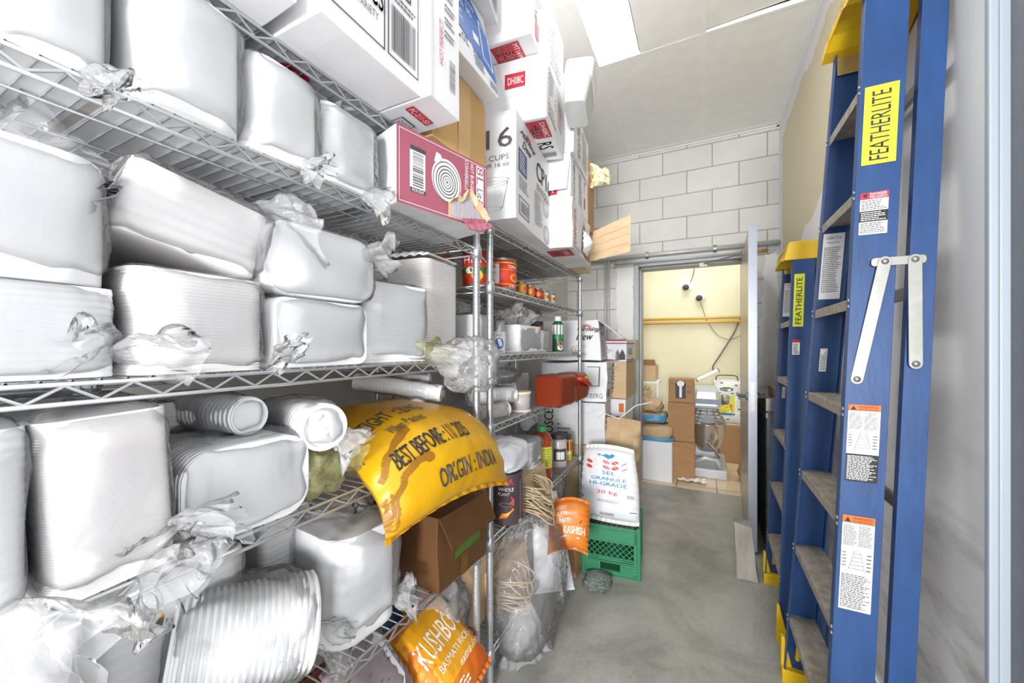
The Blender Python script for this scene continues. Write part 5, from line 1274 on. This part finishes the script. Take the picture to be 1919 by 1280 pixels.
# ================================================================== floor goods beyond the shelving
k0 = at(1087, 1065, Z=0); k1 = at(1193, 1087, Z=0)
M['crate'] = mat('green moulded plastic', '#3a8c66', .42, var=.08, vscale=10)
def crate():
    W_, H_ = .312, .275; t = thing('milk_crate', 'green plastic milk crate with a lattice side, standing on the concrete under the salt bag', 'crate', ((k0.x + k1.x) / 2, (k0.y + k1.y) / 2 + W_ / 2 - .01, 0), math.radians(6))
    a = W_ / 2; mb = MB(); 
    mb.box(-a, a, -a, a, .0, .008)
    for s_ in range(4):
        q = MB()
        # wall panel in the x direction at y=-a, outward -y
        q.box(-a, a, -a, -a + .006, 0, .028); q.box(-a, -a + .03, -a, -a + .008, 0, H_); q.box(a - .03, a, -a, -a + .008, 0, H_)
        q.box(-a, a, -a, -a + .006, .185, H_)
        for z in (.268, .252, .188): q.box(-a - .003, a + .003, -a - .003, -a, z, z + .006)
        for z in (.0, .014, .028, .074, .088, .100): q.box(-a, -.055 if .02 < z < .07 else a, -a - .002, -a + .006, z, z + .006)
        for z in (.036, .05, .064): q.box(-a, -.06, -a - .002, -a + .006, z, z + .007); q.box(.06, a, -a - .002, -a + .006, z, z + .007)
        q.box(-.062, -.054, -a - .003, -a + .008, .024, .078); q.box(.054, .062, -a - .003, -a + .008, .024, .078); q.box(-.06, .06, -a - .003, -a + .008, .072, .080); q.box(-.06, .06, -a - .003, -a + .008, .022, .030)
        q.box(-a, -.062, -a + .002, -a + .006, .0, .105); q.box(.062, a, -a + .002, -a + .006, .0, .105); q.box(-a, a, -a + .002, -a + .006, .078, .106)
        x0, x1, z0, z1 = -a + .03, a - .03, .106, .186
        n = 8; st = (x1 - x0) / n
        for i in range(-3, n + 1):
            for sg in (1, -1):
                xa, xb = x0 + i * st, x0 + i * st + (z1 - z0); ca, cb = max(xa, x0), min(xb, x1)
                if cb <= ca: continue
                za, zb = z0 + (ca - xa), z0 + (cb - xa)
                if sg < 0: za, zb = z1 - (za - z0), z1 - (zb - z0)
                q.tube([(ca, -a + .003, za), (cb, -a + .003, zb)], .0026, 4)
        q.xf(Matrix.Rotation(PI / 2 * s_, 4, 'Z')); q.build('side_panel', 'crate', t)
    mb.build('crate_floor', 'crate', t)
    for x in (-a, a):
        for y in (-a, a): MB().lathe([(.012, 0), (.012, H_ + .004)], (x * .965, y * .965, 0), 10).build('corner_post', 'crate', t)
    return t
crate()
cx_ = (k0.x + k1.x) / 2; cy_ = (k0.y + k1.y) / 2 + .13
def saltb(u, v):
    c = Vector((cx_ - .005, cy_ - .07, .285)); w_ = .145 + .02 * (1 - v) + .012 * math.sin(v * PI)
    return c + Vector((lerp(-w_, w_, u) - .02 * v, .085 * v + .02 * (2 * u - 1) ** 2, .385 * v - .02 * v * (2 * u - 1) ** 2 * 1 + (.03 if False else 0) * 1))
def saltt(i):
    i.text('SEL', .42, .625, .64, .675, 'cyan_ink', 1, bold=.004); i.text('GRANULÉ', .24, .545, .80, .60, 'cyan_ink', 1, bold=.004); i.text('HI-GRADE', .22, .47, .81, .52, 'cyan_ink', 1, bold=.004)
    i.text('20 kg', .34, .345, .66, .405, 'coral_ink', 1, bold=.004)
    for r_ in range(2):
        for q in range(5): i.disc(.20 + .145 * q, .80 - .075 * r_, .058, .028, 'coral_ink', 1, 14, .5 + q)
    for r_ in range(2):
        for q in range(1, 4): i.line([(.17 + .145 * q, .82 - .075 * r_), (.24 + .145 * q, .78 - .075 * r_)], .008, 'white_ink', 2)
    i.poly([(.36, .90), (.46, .875), (.52, .845), (.60, .87), (.64, .91), (.58, .925), (.55, .90), (.48, .915), (.42, .895)], 'cyan_ink', 1); i.disc(.36, .90, .03, .012, 'cyan_ink', 1, 10)
    i.line([(.12, .44), (.90, .44)], .003, 'grey_ink', 1); i.lines(.35, .24, .75, .28, 3, 'navy_ink', 1, 5, .3); i.rect(.84, .14, .95, .15, 'navy_ink', 1); i.disc(.1, .28, .02, .012, 'cyan_ink', 1, 8)
    i.frame(.38, .06, .60, .10, .01, 'grey_ink', 1, .005); i.barcode(.40, .07, .58, .092, 'grey_ink', 2, 14); i.lines(.8, .33, .94, .38, 4, 'grey_ink', 1, 3, .4)
sack('salt_bag', 'white salt bag printed SEL GRANULÉ HI-GRADE 20 kg standing on the green crate', 'salt bag', saltb, .055, mat('white woven sack', '#eceef2', .4, bump=.4, bscale=16, dist=.006), saltt, wr=.006, seam=.02, flipn=1, sidepow=5)
# kraft flour sack behind, opened, standing
def kr(u, v):
    w_ = lerp(.165, .15, v); return Vector((-.535 + lerp(-w_, w_, u) + .05 * v * (u - .5), 2.64 + .03 * math.sin(v * 3), .01 + .74 * v - .07 * v * (2 * u - 1) ** 2 * (1 if u < .5 else .2)))
sack('paper_sack', 'tall kraft paper sack with a crumpled open top, standing behind the white salt bag', 'paper sack', kr, .10, 'paper_kraft', None, wr=.03, seam=.05, sidepow=4, wrs=10)
# string on top of the sack
t = thing('string', 'loose white sewing string trailing over the kraft sack and its neighbour', 'string', (-.5, 2.56, .84))
MB().tube([(-.15, .0, -.06), (-.08, -.03, .0), (.02, -.02, -.03), (.12, -.0, .06), (.22, .02, .085)], .003, 5).build('strand', 'white_ink', t, smooth=True)
# orange KASHISH rice bag leaning
def kas(u, v):
    o = at(1030, 960, Y=2.0); return Vector((-.66, 1.715, .325)) + Vector((.18, .065, .01)) * u + Vector((.0, .035, .21)) * v + Vector((0, .0, -.03 * (2 * u - 1) ** 2))
def kast(i):
    i.poly([(.05, .45), (.35, .95), (.62, .98), (.3, .35)], mat('amber print', '#d9951f', .45), 0)
    i.text('BASMATI', .14, .58, .50, .68, 'white_ink', 1, bold=.003); i.text('XXXL', .2, .75, .45, .83, 'white_ink', 1); i.text('KASHISH', .38, .36, .86, .52, 'white_ink', 2, bold=.006); i.lines(.16, .86, .5, .94, 3, 'white_ink', 1, 3, .3)
    i.poly([(.3, .3), (.62, .02), (.7, .04), (.42, .34)], 'white_ink', 1); i.poly([(.66, .02), (.72, .02), (.74, .3), (.68, .3)], 'white_ink', 1); i.poly([(.72, .6), (.97, .45), (.97, .55), (.78, .68)], mat('rust print', '#c6501c', .5), 1)
sack('rice_bag', 'bulging orange rice bag wedged between the far post and the green crate', 'rice bag', kas, .055, mat('orange rice bag', '#dd8a2e', .35, bump=.4, bscale=16, dist=.008, var=.3, vscale=6, col2='#cf6a22'), kast, wr=.010, seam=.012)
# white printed rice sack hanging down beneath it
def wsk(u, v): return Vector((-.72 + .02 * v, 1.70, .10)) + Vector((.16, .12, 0)) * u * (1 - .35 * v) + Vector((-.06, .06, .44)) * v
def wskt(i): i.lines(.75, .2, .95, .85, 10, 'grey_ink', 1, 4, .35); i.text('PRODUCT OF INDIA', .82, .2, .88, .8, 'navy_ink', 1, rot=90)
sack('rice_bag', 'limp white woven sack propped under the orange rice bag, touching the clear plastic', 'rice bag', wsk, .022, mat('milky woven sack', '#e6e9ef', .35, bump=.5, bscale=12, dist=.008), wskt, wr=.010, seam=.01)
k = Carton('carton', 'small brown carton on the floor between the far post and the green crate', 'carton', tuple(at(1092, 1100, Z=0) + Vector((-.05, .05, .002))), .16, .14, .20, rot=0, mat_='kraft', amp=.003); k.done()
t = thing('plastic_bag', 'scrap of clear film lying on the concrete beneath the green crate', 'plastic bag', tuple(at(1120, 1095, Z=0)))
bag_mesh(.07, .09, .02, .8, .02, 91, fs=24, floor=.0015).build('bag_body', 'film', t, smooth=True)

# cartons and packets stacked past the shelving
def at_h(px, py, Z): return at(px, py, Z=Z)
k = Carton('lettuce_carton', 'battered white carton with grey block letters, lowest behind the far post', 'carton', (-.575, 2.55, .62), .46, .46, .28, rot=6, mat_='carton_white2', amp=.007)
i = k.ink('near'); i.text('LOSCE', .10, .1, .24, .8, 'darkgrey', 1, rot=90, bold=.005); i.lines(.3, .1, .5, .9, 8, 'grey_ink', 1, 3, .4)
i = k.ink('front'); i.text('FRESH', .1, .2, .3, .9, 'darkgrey', 1, rot=90, bold=.004); logo(i, .45, .2, .95, .6, 'darkgrey'); i.barcode(.35, .6, .55, .9, 'darkgrey', 1)
k.done()
k = Carton('lettuce_carton', 'dented white carton with hand holes, second in the pile behind the far post', 'carton', (-.57, 2.56, .905), .46, .46, .265, rot=4, lean=(.01, .0), mat_='carton_white', amp=.008)
i = k.ink('front'); i.text('LETTUCE', .5, .15, .7, .95, 'darkgrey', 1, rot=90, bold=.004); i.frame(.1, .45, .35, .85, .02, 'grey_ink', 1); i.rect(.14, .1, .34, .30, 'kraft', 1); i.lines(.75, .2, .95, .8, 6, 'grey_ink', 1, 3, .4)
i = k.ink('near'); i.frame(.6, .4, .9, .9, .02, 'grey_ink', 1); i.text('ICEBERG', .65, .1, .95, .22, 'grey_ink', 1)
k.done()
k = Carton('cup_carton', 'white carton with a red sun emblem, its top flap open, topmost behind the far post', 'carton', (-.60, 2.56, 1.185), .38, .40, .275, rot=6, lean=(-.03, .06), mat_='carton_white', amp=.004)
i = k.ink('near'); logo(i, .50, .50, .98, .92); i.ring(.7, .25, .2, .12, .06, 'grey_ink', 1); i.ring(.7, .25, .14, .08, .06, 'grey_ink', 1)
i = k.ink('front'); i.rect(.1, .05, .9, .95, 'carton_white2', 1); i.frame(.2, .65, .6, .9, .03, 'grey_ink', 2); i.lines(.2, .1, .5, .5, 8, 'grey_ink', 2, 3, .4)
k.flap('front', .20, -38, 'carton_white2'); k.done()
# spartano box and brown carton under it, on a pile of packets
GP = at(1174, 678, Y=2.92); BPt = at(1174, 748, Y=2.92); GX = at(1120, 678, Y=2.92).x
k = Carton('carton', 'light brown carton with grey print, under the garbage bag box by the door frame', 'carton', (GP.x - .002, 2.925, BPt.z), .40, .26, GP.z - BPt.z - .004, rot=0, mat_='kraft_light', amp=.003)
i = k.ink('near'); i.lines(.1, .2, .75, .65, 4, 'grey_ink', 1, 3, .3); i.ring(.60, .82, .05, .05, .2, 'grey_ink', 1, 12); i.ring(.74, .82, .05, .05, .2, 'grey_ink', 1, 12); i.text('CARTONS', .1, .08, .55, .14, 'grey_ink', 1)
k.done()
M['maroon'] = mat('maroon ink', '#a02a50', .5)
k = Carton('garbage_bag_box', 'white box with maroon trim and drawn grey garbage bags, on the light brown carton', 'carton', (GP.x, 2.92, GP.z), .34, GP.x - GX, .165, rot=-1, mat_='carton_white', amp=.0015)
i = k.ink('near'); i.rect(0, .93, 1, 1, 'maroon', 1); i.rect(0, .80, 1, .85, 'maroon', 1); i.rect(0, .0, .06, .85, 'maroon', 1); i.rect(.06, .04, .75, .10, 'maroon', 1); i.text('SPARTANO', .16, .46, .52, .56, 'darkgrey', 2); i.disc(.30, .66, .04, .07, 'darkgrey', 2, 8); i.rect(.26, .58, .34, .64, 'darkgrey', 2); i.lines(.2, .38, .5, .43, 1, 'grey_ink', 2)
for a, b, m_ in ((.60, .07, 'carton_white2'), (.70, .08, 'grey_ink'), (.86, .1, 'darkgrey')):
    i.poly([(a - b, .08), (a + b, .08), (a + b * 1.05, .28), (a + b * .5, .46), (a + b * .15, .50), (a + b * .4, .58), (a, .52), (a - b * .4, .58), (a - b * .15, .50), (a - b * .5, .46), (a - b * 1.05, .28)], m_, 2)
i = k.ink('front'); i.rect(0, .8, 1, .85, 'maroon', 1); i.rect(0, .05, 1, .1, 'maroon', 1); i.text('BAGS', .2, .3, .6, .6, 'darkgrey', 2)
k.done()
k = Carton('carton', 'yellowish board box between the garbage bag box and the door frame', 'carton', (GP.x + .0, 3.33, GP.z), .16, .16, .17, mat_=mat('yellowish board', '#dfd9a8', .7, var=.1), amp=.002); k.done()
k = Carton('carton', 'white printed carton half hidden under the light brown carton, packets piled in front', 'carton', (GP.x - .01, 2.935, .56), .32, .24, BPt.z - .564, mat_='carton_white', amp=.003)
i = k.ink('near'); i.text('DELI', .42, .30, .85, .44, 'darkgrey', 1, rot=180, bold=.01); i.rect(.8, .7, .95, .9, 'orange', 1); i.disc(.4, .62, .12, .06, 'green_ink', 1); i.rect(.7, .5, .85, .6, 'red', 1); k.done()
k = Carton('carton', 'plain brown carton on the concrete at the bottom of the pile by the door frame', 'carton', (GP.x - .01, 2.93, .0), .5, .32, .556, mat_='kraft', amp=.003); k.done()
k = Carton('carton', 'plain dull carton holding up the battered white cartons behind the far post', 'carton', (-.68, 2.52, .0), .46, .42, .615, mat_='kraft_light', amp=.003); k.done()
def pk(u, v): return Vector((GP.x - .30, 2.84, BPt.z - .10)) + Vector((.19, .01, .02)) * u + Vector((0, .05, .11)) * v
sack('food_packet', 'small white and green packet lying on top of the pile by the door frame', 'packet', pk, .03, 'white_ink', lambda i: (i.disc(.35, .5, .2, .2, 'green_ink', 1), i.text('rice', .2, .42, .5, .58, 'white_ink', 2)), wr=.008, seam=.01)

# doorstop block
b0 = at(1385, 1088, Z=0)
t = thing('wooden_block', 'rough grey wooden block standing on end holding the door open', 'block', (b0.x + .045, b0.y + .06, 0), math.radians(-4))
MB().ghexa([(-.05, -.045, 0), (.05, -.045, 0), (.05, .05, 0), (-.05, .05, 0), (-.07, -.02, .30), (.02, -.02, .285), (.02, .07, .285), (-.07, .07, .30)], 8, .004).build('block_body', mat('weathered grey wood', '#a9a39b', .85, bump=.5, bscale=30, var=.35, vscale=16, stretch=(1, 1, .2)), t, bevel=.004)

# metal cabinet behind the ladders and its tray, wood piece
t = thing('metal_cabinet', 'low metal fridge unit with a dark grille, between the open door and the ladders', 'metal cabinet', (.45, 3.18, 0))
MB().box(-.09, .105, -.36, .36, .0, .88).build('cabinet_body', mat('dark steel panel', '#83888a', .4, .5, var=.3, vscale=30), t, bevel=.003)
MB().box(-.10, .105, -.38, .38, .88, .96).build('worktop', mat('bright steel', '#c6c4bf', .25, .8, var=.15, vscale=10), t, bevel=.004)
gb_ = MB()
for q in range(30): gb_.box(-.094, -.09, -.36 + .024 * q, -.352 + .024 * q, .05, .84)
gl_ = MB().box(-.0945, -.0905, -.36, .36, .05, .84); gl_.build('grille', mat('perforated grille', '#6f7674', .5, .3, bump=1., bscale=220, dist=.006, var=.6, vscale=160), t)
MB().box(-.098, -.09, -.38, .38, .84, .87).build('edge_rail', 'alu', t)
k = Carton('tray', 'small tray of pale wood lying on the metal cabinet', 'tray', (.53, 2.86, .962), .3, .12, .05, mat_='kraft_light', amp=.001); k.done()

# ================================================================== back room
k = Carton('carton', 'clean white carton just inside the doorway, sacks piled on it', 'carton', (-.25, 3.885, .0), .34, .28, .375, rot=-1, mat_='carton_white', amp=.001)
i = k.ink('near'); i.line([(.33, 0), (.33, 1)], .006, 'carton_white2', 1); k.done()
M['blue_film'] = mat('light blue plastic', '#4f9ac8', .3, bump=.5, bscale=20, dist=.01)
def flat_sack(name, label, c, sx, sy, h, m, trim=None, seed=1., rot=0.):
    t = thing(name, label, 'sack', c, math.radians(rot))
    mb = bag_mesh(sx, sy, h, .62, .012, seed, fs=9); mb.build('sack_body', m, t, smooth=True)
    if trim:
        z0, z1 = trim
        tm_ = MB().grid(lambda u, v: Vector(((sx * 1.02 + .008 * math.sin(v * 3)) * sp(math.cos(2 * PI * u), .5), (sy * 1.02) * sp(math.sin(2 * PI * u), .5), lerp(z0, z1, v) + .012 * nz((math.cos(6.28 * u) * 2, math.sin(6.28 * u) * 2, v + seed)))), 60, 5, wrapu=True)
        tm_.build('blue_border', 'blue_film', t, smooth=True, solid=.002)
    return t
flat_sack('paper_sack', 'kraft sack with a blue border lying on the white carton in the doorway', (-.40, 4.06, .377), .155, .17, .075, 'paper_kraft', (.0, .035), 3)
flat_sack('paper_sack', 'upper kraft sack topped with a blue border in the doorway', (-.44, 4.08, .53), .125, .15, .05, 'paper_kraft', (.02, .09), 6)
t = thing('paper_sack', 'crumpled rolled open top of a kraft bag standing highest on the sacks', 'sack', (-.45, 4.08, .63))
bag_mesh(.10, .11, .06, .8, .03, 5, fs=12).build('sack_body', 'paper_kraft', t, smooth=True)
tuft_mesh(.16, .03, .05, (-.25, 0, 1), 6, .02, 4).build('twisted_neck', 'paper_kraft', t, smooth=True, loc=(-.03, 0, .1))
# carton column
c0 = at(1254, 895, Z=0); Yc = 4.02
xa, xb = at(1252, 860, Y=Yc).x, at(1302, 860, Y=Yc).x
k = Carton('carton', 'large brown carton at the bottom of the stack in the back room', 'carton', (xb, Yc, .003), .30, xb - xa, .36, rot=0, mat_='kraft', amp=.002); k.done()
k = Carton('carton', 'large brown carton in the middle of the stack in the back room', 'carton', (xb - .003, Yc + .005, .367), .30, xb - xa, .372, rot=0, mat_='kraft', amp=.002); k.done()
k = Carton('spoon_carton', 'small brown box showing a big white ladle, on top of the brown stack', 'carton', (xb - .006, Yc + .0, .742), .22, xb - xa - .01, .225, rot=0, mat_='kraft', amp=.001)
i = k.ink('near'); i.rect(.28, .18, .68, .8, 'darkgrey', 1); i.disc(.48, .8, .2, .14, 'darkgrey', 1); i.disc(.48, .80, .15, .13, 'white_ink', 2); i.rect(.43, .22, .53, .68, 'white_ink', 2); i.text('50', .74, .4, .9, .52, 'darkgrey', 2); i.text('HD', .1, .78, .22, .84, 'darkgrey', 2); i.line([(.7, .68), (.98, .68)], .008, 'darkgrey', 1); k.done()
k = Carton('carton', 'small open brown carton up on the left in the back room', 'carton', (-.45, 4.45, .902), .26, .22, .17, mat_='kraft_light', open_top=True); k.flap('near', .08, 55, 'kraft'); k.done()
t = thing('shelf_rack', 'plain white metal rack holding the small open carton against the left side', 'rack', (-.55, 4.58, 0))
MB().box(-.13, .13, -.14, .14, .875, .9).build('rack_top', 'white_ink', t, bevel=.002)
for x in (-.12, .12):
    for y in (-.13, .13): MB().box(x - .01, x + .01, y - .01, y + .01, 0, .875).build('leg', 'white_ink', t)
# mixer
mx_ = at(1326, 880, Z=0); MX, MY = at(1325, 800, Y=4.45).x, 4.45
M['mixer'] = mat('pale grey enamel', '#c9ccd2', .35, .2); M['bowl'] = mat('stainless bowl', '#cfd0cf', .2, .85, var=.1)
t = thing('stand_mixer', 'floor standing planetary mixer with a steel bowl and wire guard, behind the brown stack', 'mixer', (MX, MY, 0))
MB().ghexa([(-.22, -.28, 0), (.17, -.28, 0), (.17, .30, 0), (-.22, .30, 0), (-.22, -.28, .09), (.17, -.28, .09), (.17, .30, .12), (-.22, .30, .12)], 4, 0).build('base', 'mixer', t, bevel=.01)
MB().ghexa([(-.13, .10, .1), (.10, .10, .1), (.10, .28, .1), (-.13, .28, .1), (-.12, .08, .75), (.09, .08, .75), (.09, .26, .75), (-.12, .26, .75)], 4, 0).build('column', 'mixer', t, bevel=.02)
hd = MB().ghexa([(-.14, -.20, .66), (.12, -.20, .66), (.12, .26, .66), (-.14, .26, .66), (-.12, -.17, .86), (.10, -.17, .86), (.10, .24, .86), (-.12, .24, .86)], 6, 0); hdo = hd.build('head', 'mixer', t, bevel=.05)
MB().box(-.142, .122, -.203, -.195, .71, .76).build('head_band', mat('blue grey band', '#8792a6', .4), hdo)
MB().lathe([(.05, 0), (.05, .06), (.03, .07), (.0001, .07)], (.13, .0, .74), 16, 'x').build('hub', 'alu', t, smooth=True)
MB().lathe([(.0001, .22), (.08, .225), (.13, .28), (.16, .38), (.165, .50), (.172, .505), (.165, .508), (.155, .50), (.15, .38), (.12, .29), (.0001, .24)], (0, -.05, 0), 32).build('bowl', 'bowl', t, smooth=True)
g = MB()
for q in range(4): g.tube([((.165 - .02 * q) * math.cos(a * PI / 12), -.05 + (.165 - .02 * q) * math.sin(a * PI / 12), .53 + .035 * q) for a in range(24)], .004, 5, closed=True)
for a in range(12): g.tube([((.165 - .02 * q) * math.cos(a * PI / 6), -.05 + (.165 - .02 * q) * math.sin(a * PI / 6), .53 + .035 * q) for q in range(4)], .003, 5)
g.build('wire_guard', 'alu', t, smooth=True)
MB().tube([(.0, -.24, .33), (.05, -.25, .30), (.10, -.24, .2)], .012, 8).build('bowl_lift_handle', 'alu', t, smooth=True)
MB().tube([(-.15, -.22, .11), (-.02, -.24, .19), (.08, -.22, .17), (.11, -.22, .1)], .022, 8).build('foot_guard', 'mixer', t, smooth=True)
# flour sack on carton
Yf = 4.84
xa, xb = at(1348, 830, Y=Yf).x, at(1402, 830, Y=Yf).x
k = Carton('carton', 'squat brown carton on the tiles under the white flour sack', 'carton', (xb, Yf, .003), .34, xb - xa, .40, rot=0, mat_='kraft', amp=.003); k.done()
xs0, xs1 = at(1337, 770, Y=Yf).x, at(1392, 770, Y=Yf).x
def flour(u, v): return Vector((lerp(xs0, xs1, u), Yf + .08 + .05 * v, .42 + .47 * v))
def fl(i):
    i.rect(.18, .24, .74, .66, 'sticker_yellow', 1, 5); i.rect(.18, .20, .74, .25, 'blue_ink', 1, 4); i.rect(.18, .60, .74, .66, 'cyan_ink', 2, 4)
    i.disc(.32, .48, .1, .08, mat('golden bread print', '#d79a2e', .5), 2); i.poly([(.28, .44), (.66, .46), (.7, .3), (.62, .3), (.58, .38), (.44, .38), (.42, .28), (.34, .28)], 'tin_orange', 2)
    i.disc(.46, .80, .24, .05, 'green_ink', 1); i.text('FLOUR', .28, .775, .64, .82, 'white_ink', 2); i.rect(.2, .70, .72, .72, 'navy_ink', 1)
    for a, b in ((.1, .55), (.9, .6), (.9, .35), (.12, .3), (.5, .1), (.8, .9), (.3, .95)): i.rect(a - .05, b - .015, a + .05, b + .015, 'grey_ink', 1, 2)
sack('flour_sack', 'white flour sack with yellow bread picture leaning in the back room', 'flour sack', flour, .07, mat('white paper sack', '#eceef0', .5, bump=.4, bscale=14, dist=.006), fl, wr=.012, seam=.02)
t = thing('wire_basket_frame', 'thin black wire loop standing above the white flour sack', 'wire frame', (lerp(xs0, xs1, .45), Yf + .12, .90))
MB().tube([(-.10, 0, .0), (-.09, 0, .045), (-.06, 0, .055), (.08, 0, .055), (.11, 0, .045), (.12, 0, 0)], .005, 6).build('wire_loop', 'black', t, smooth=True)
# orange net bag, paper scrap
pb = at(1392, 912, Z=0)
t = thing('net_bag', 'orange net bag of onions partly hidden behind the open door', 'net bag', (at(1392, 900, Y=4.25).x + .05, 4.25, .003))
bag_mesh(.09, .10, .09, .8, .02, 14, fs=14).build('net_body', mat('orange netting', '#e07f2c', .5, bump=.9, bscale=60, dist=.01, var=.3, vscale=20, col2='#c9b060'), t, smooth=True)
bag_mesh(.06, .07, .06, .8, .02, 15, fs=14).build('net_top', 'MATNET' if False else mat('orange netting', '#e07f2c'), t, smooth=True, loc=(-.02, 0, .13))
ps = at(1296, 903, Z=0)
t = thing('paper_scrap', 'crumpled white paper scrap on the tiles in front of the brown stack', 'paper', (ps.x, ps.y, .004))
MB().grid(lambda u, v: Vector(((u - .5) * .24 + .03 * nz((u * 5, v * 5, 1)), (v - .5) * .10 + .04 * nz((u * 4, v * 4, 6)), .018 + .022 * nz((u * 7, v * 7, 3)))), 16, 10).build('paper_sheet', 'white_ink', t, solid=.0015)
# wall things
def wallp(px, py): return at(px, py, Y=RB - .02)
for px, py, lab in ((1287, 537, 'white dome camera on the yellow wall, upper left one facing the door'), (1312, 557, 'white round camera on the yellow wall, right one with a thin cable hanging')):
    p = wallp(px, py); t = thing('security_camera', lab, 'camera', (p.x, RB - .001, p.z))
    MB().lathe([(.0001, -.0), (.06, 0), (.06, -.02), (.045, -.06), (.0001, -.062)], n=24, ax='y').build('housing', 'white_ink', t, smooth=True)
    MB().lathe([(.0001, 0), (.038, 0), (.034, -.02), (.0001, -.034)], (-.01, -.06, -.015), 20, 'y').build('lens_dome', 'darkgrey', t, smooth=True)
def cable(label, pts, r=.004, m='darkgrey'):
    t = thing('cable', label, 'cable', tuple(pts[0])); o = Vector(pts[0]); P = []
    for q in range((len(pts) - 1) * 8 + 1): P.append(Vector(cat_path([tuple(p) for p in pts], q / ((len(pts) - 1) * 8))) - o)
    MB().tube(P, r, 6).build('wire', m, t, smooth=True); return t
cable('short grey cable rising from the left dome camera', [wallp(1291, 535), wallp(1299, 515), wallp(1301, 500), wallp(1301, 490)], .005, 'grey_ink')
cable('thin black cable sagging from the right camera toward the door', [wallp(1313, 566), wallp(1325, 600), wallp(1345, 628), wallp(1370, 636), wallp(1396, 624)], .003)
cable('grey flexible hose hanging from the yellow pipe down to the white lamp', [wallp(1388, 596), wallp(1375, 625), wallp(1350, 665), wallp(1337, 685), wallp(1336, 694)], .008, 'grey_ink')
p = wallp(1204, 602); q_ = wallp(1410, 594)
t = thing('copper_pipe', 'upper of two yellow painted pipes running along the back room wall', 'pipe', (p.x - .3, RB - .04, 1.625)); MB().tube([(0, 0, 0), (2.0, 0, 0)], .016, 10).build('pipe_run', mat('ochre painted pipe', '#d3a94a', .4), t, smooth=True)
t = thing('copper_pipe', 'lower of two yellow painted pipes running along the back room wall', 'pipe', (p.x - .3, RB - .04, 1.575)); MB().tube([(0, 0, 0), (2.0, 0, 0)], .016, 10).build('pipe_run', 'ochre painted pipe' if False else mat('ochre painted pipe', '#d3a94a'), t, smooth=True)
a, b = at(1307, 712, Y=4.9), at(1346, 694, Y=4.9)
t = thing('tube_lamp', 'white tube lamp hanging aslant in front of the yellow wall', 'lamp', tuple((a + b) / 2)); d_ = (b - a) / 2
MB().tube([-d_, d_], .022, 10).build('lamp_tube', 'white_ink', t)
MB().tube([d_, d_ * 1.08], .025, 10).build('lamp_end', 'grey_ink', t); MB().tube([-d_ * 1.08, -d_], .025, 10).build('lamp_end', 'grey_ink', t)
a, b = at(1222, 758, Y=4.9), at(1306, 712, Y=4.9)
cable('thin white cord slanting from the lamp down behind the brown stack', [a, lerp(a, b, .5) + Vector((0, 0, -.01)), b], .005, 'white_ink')
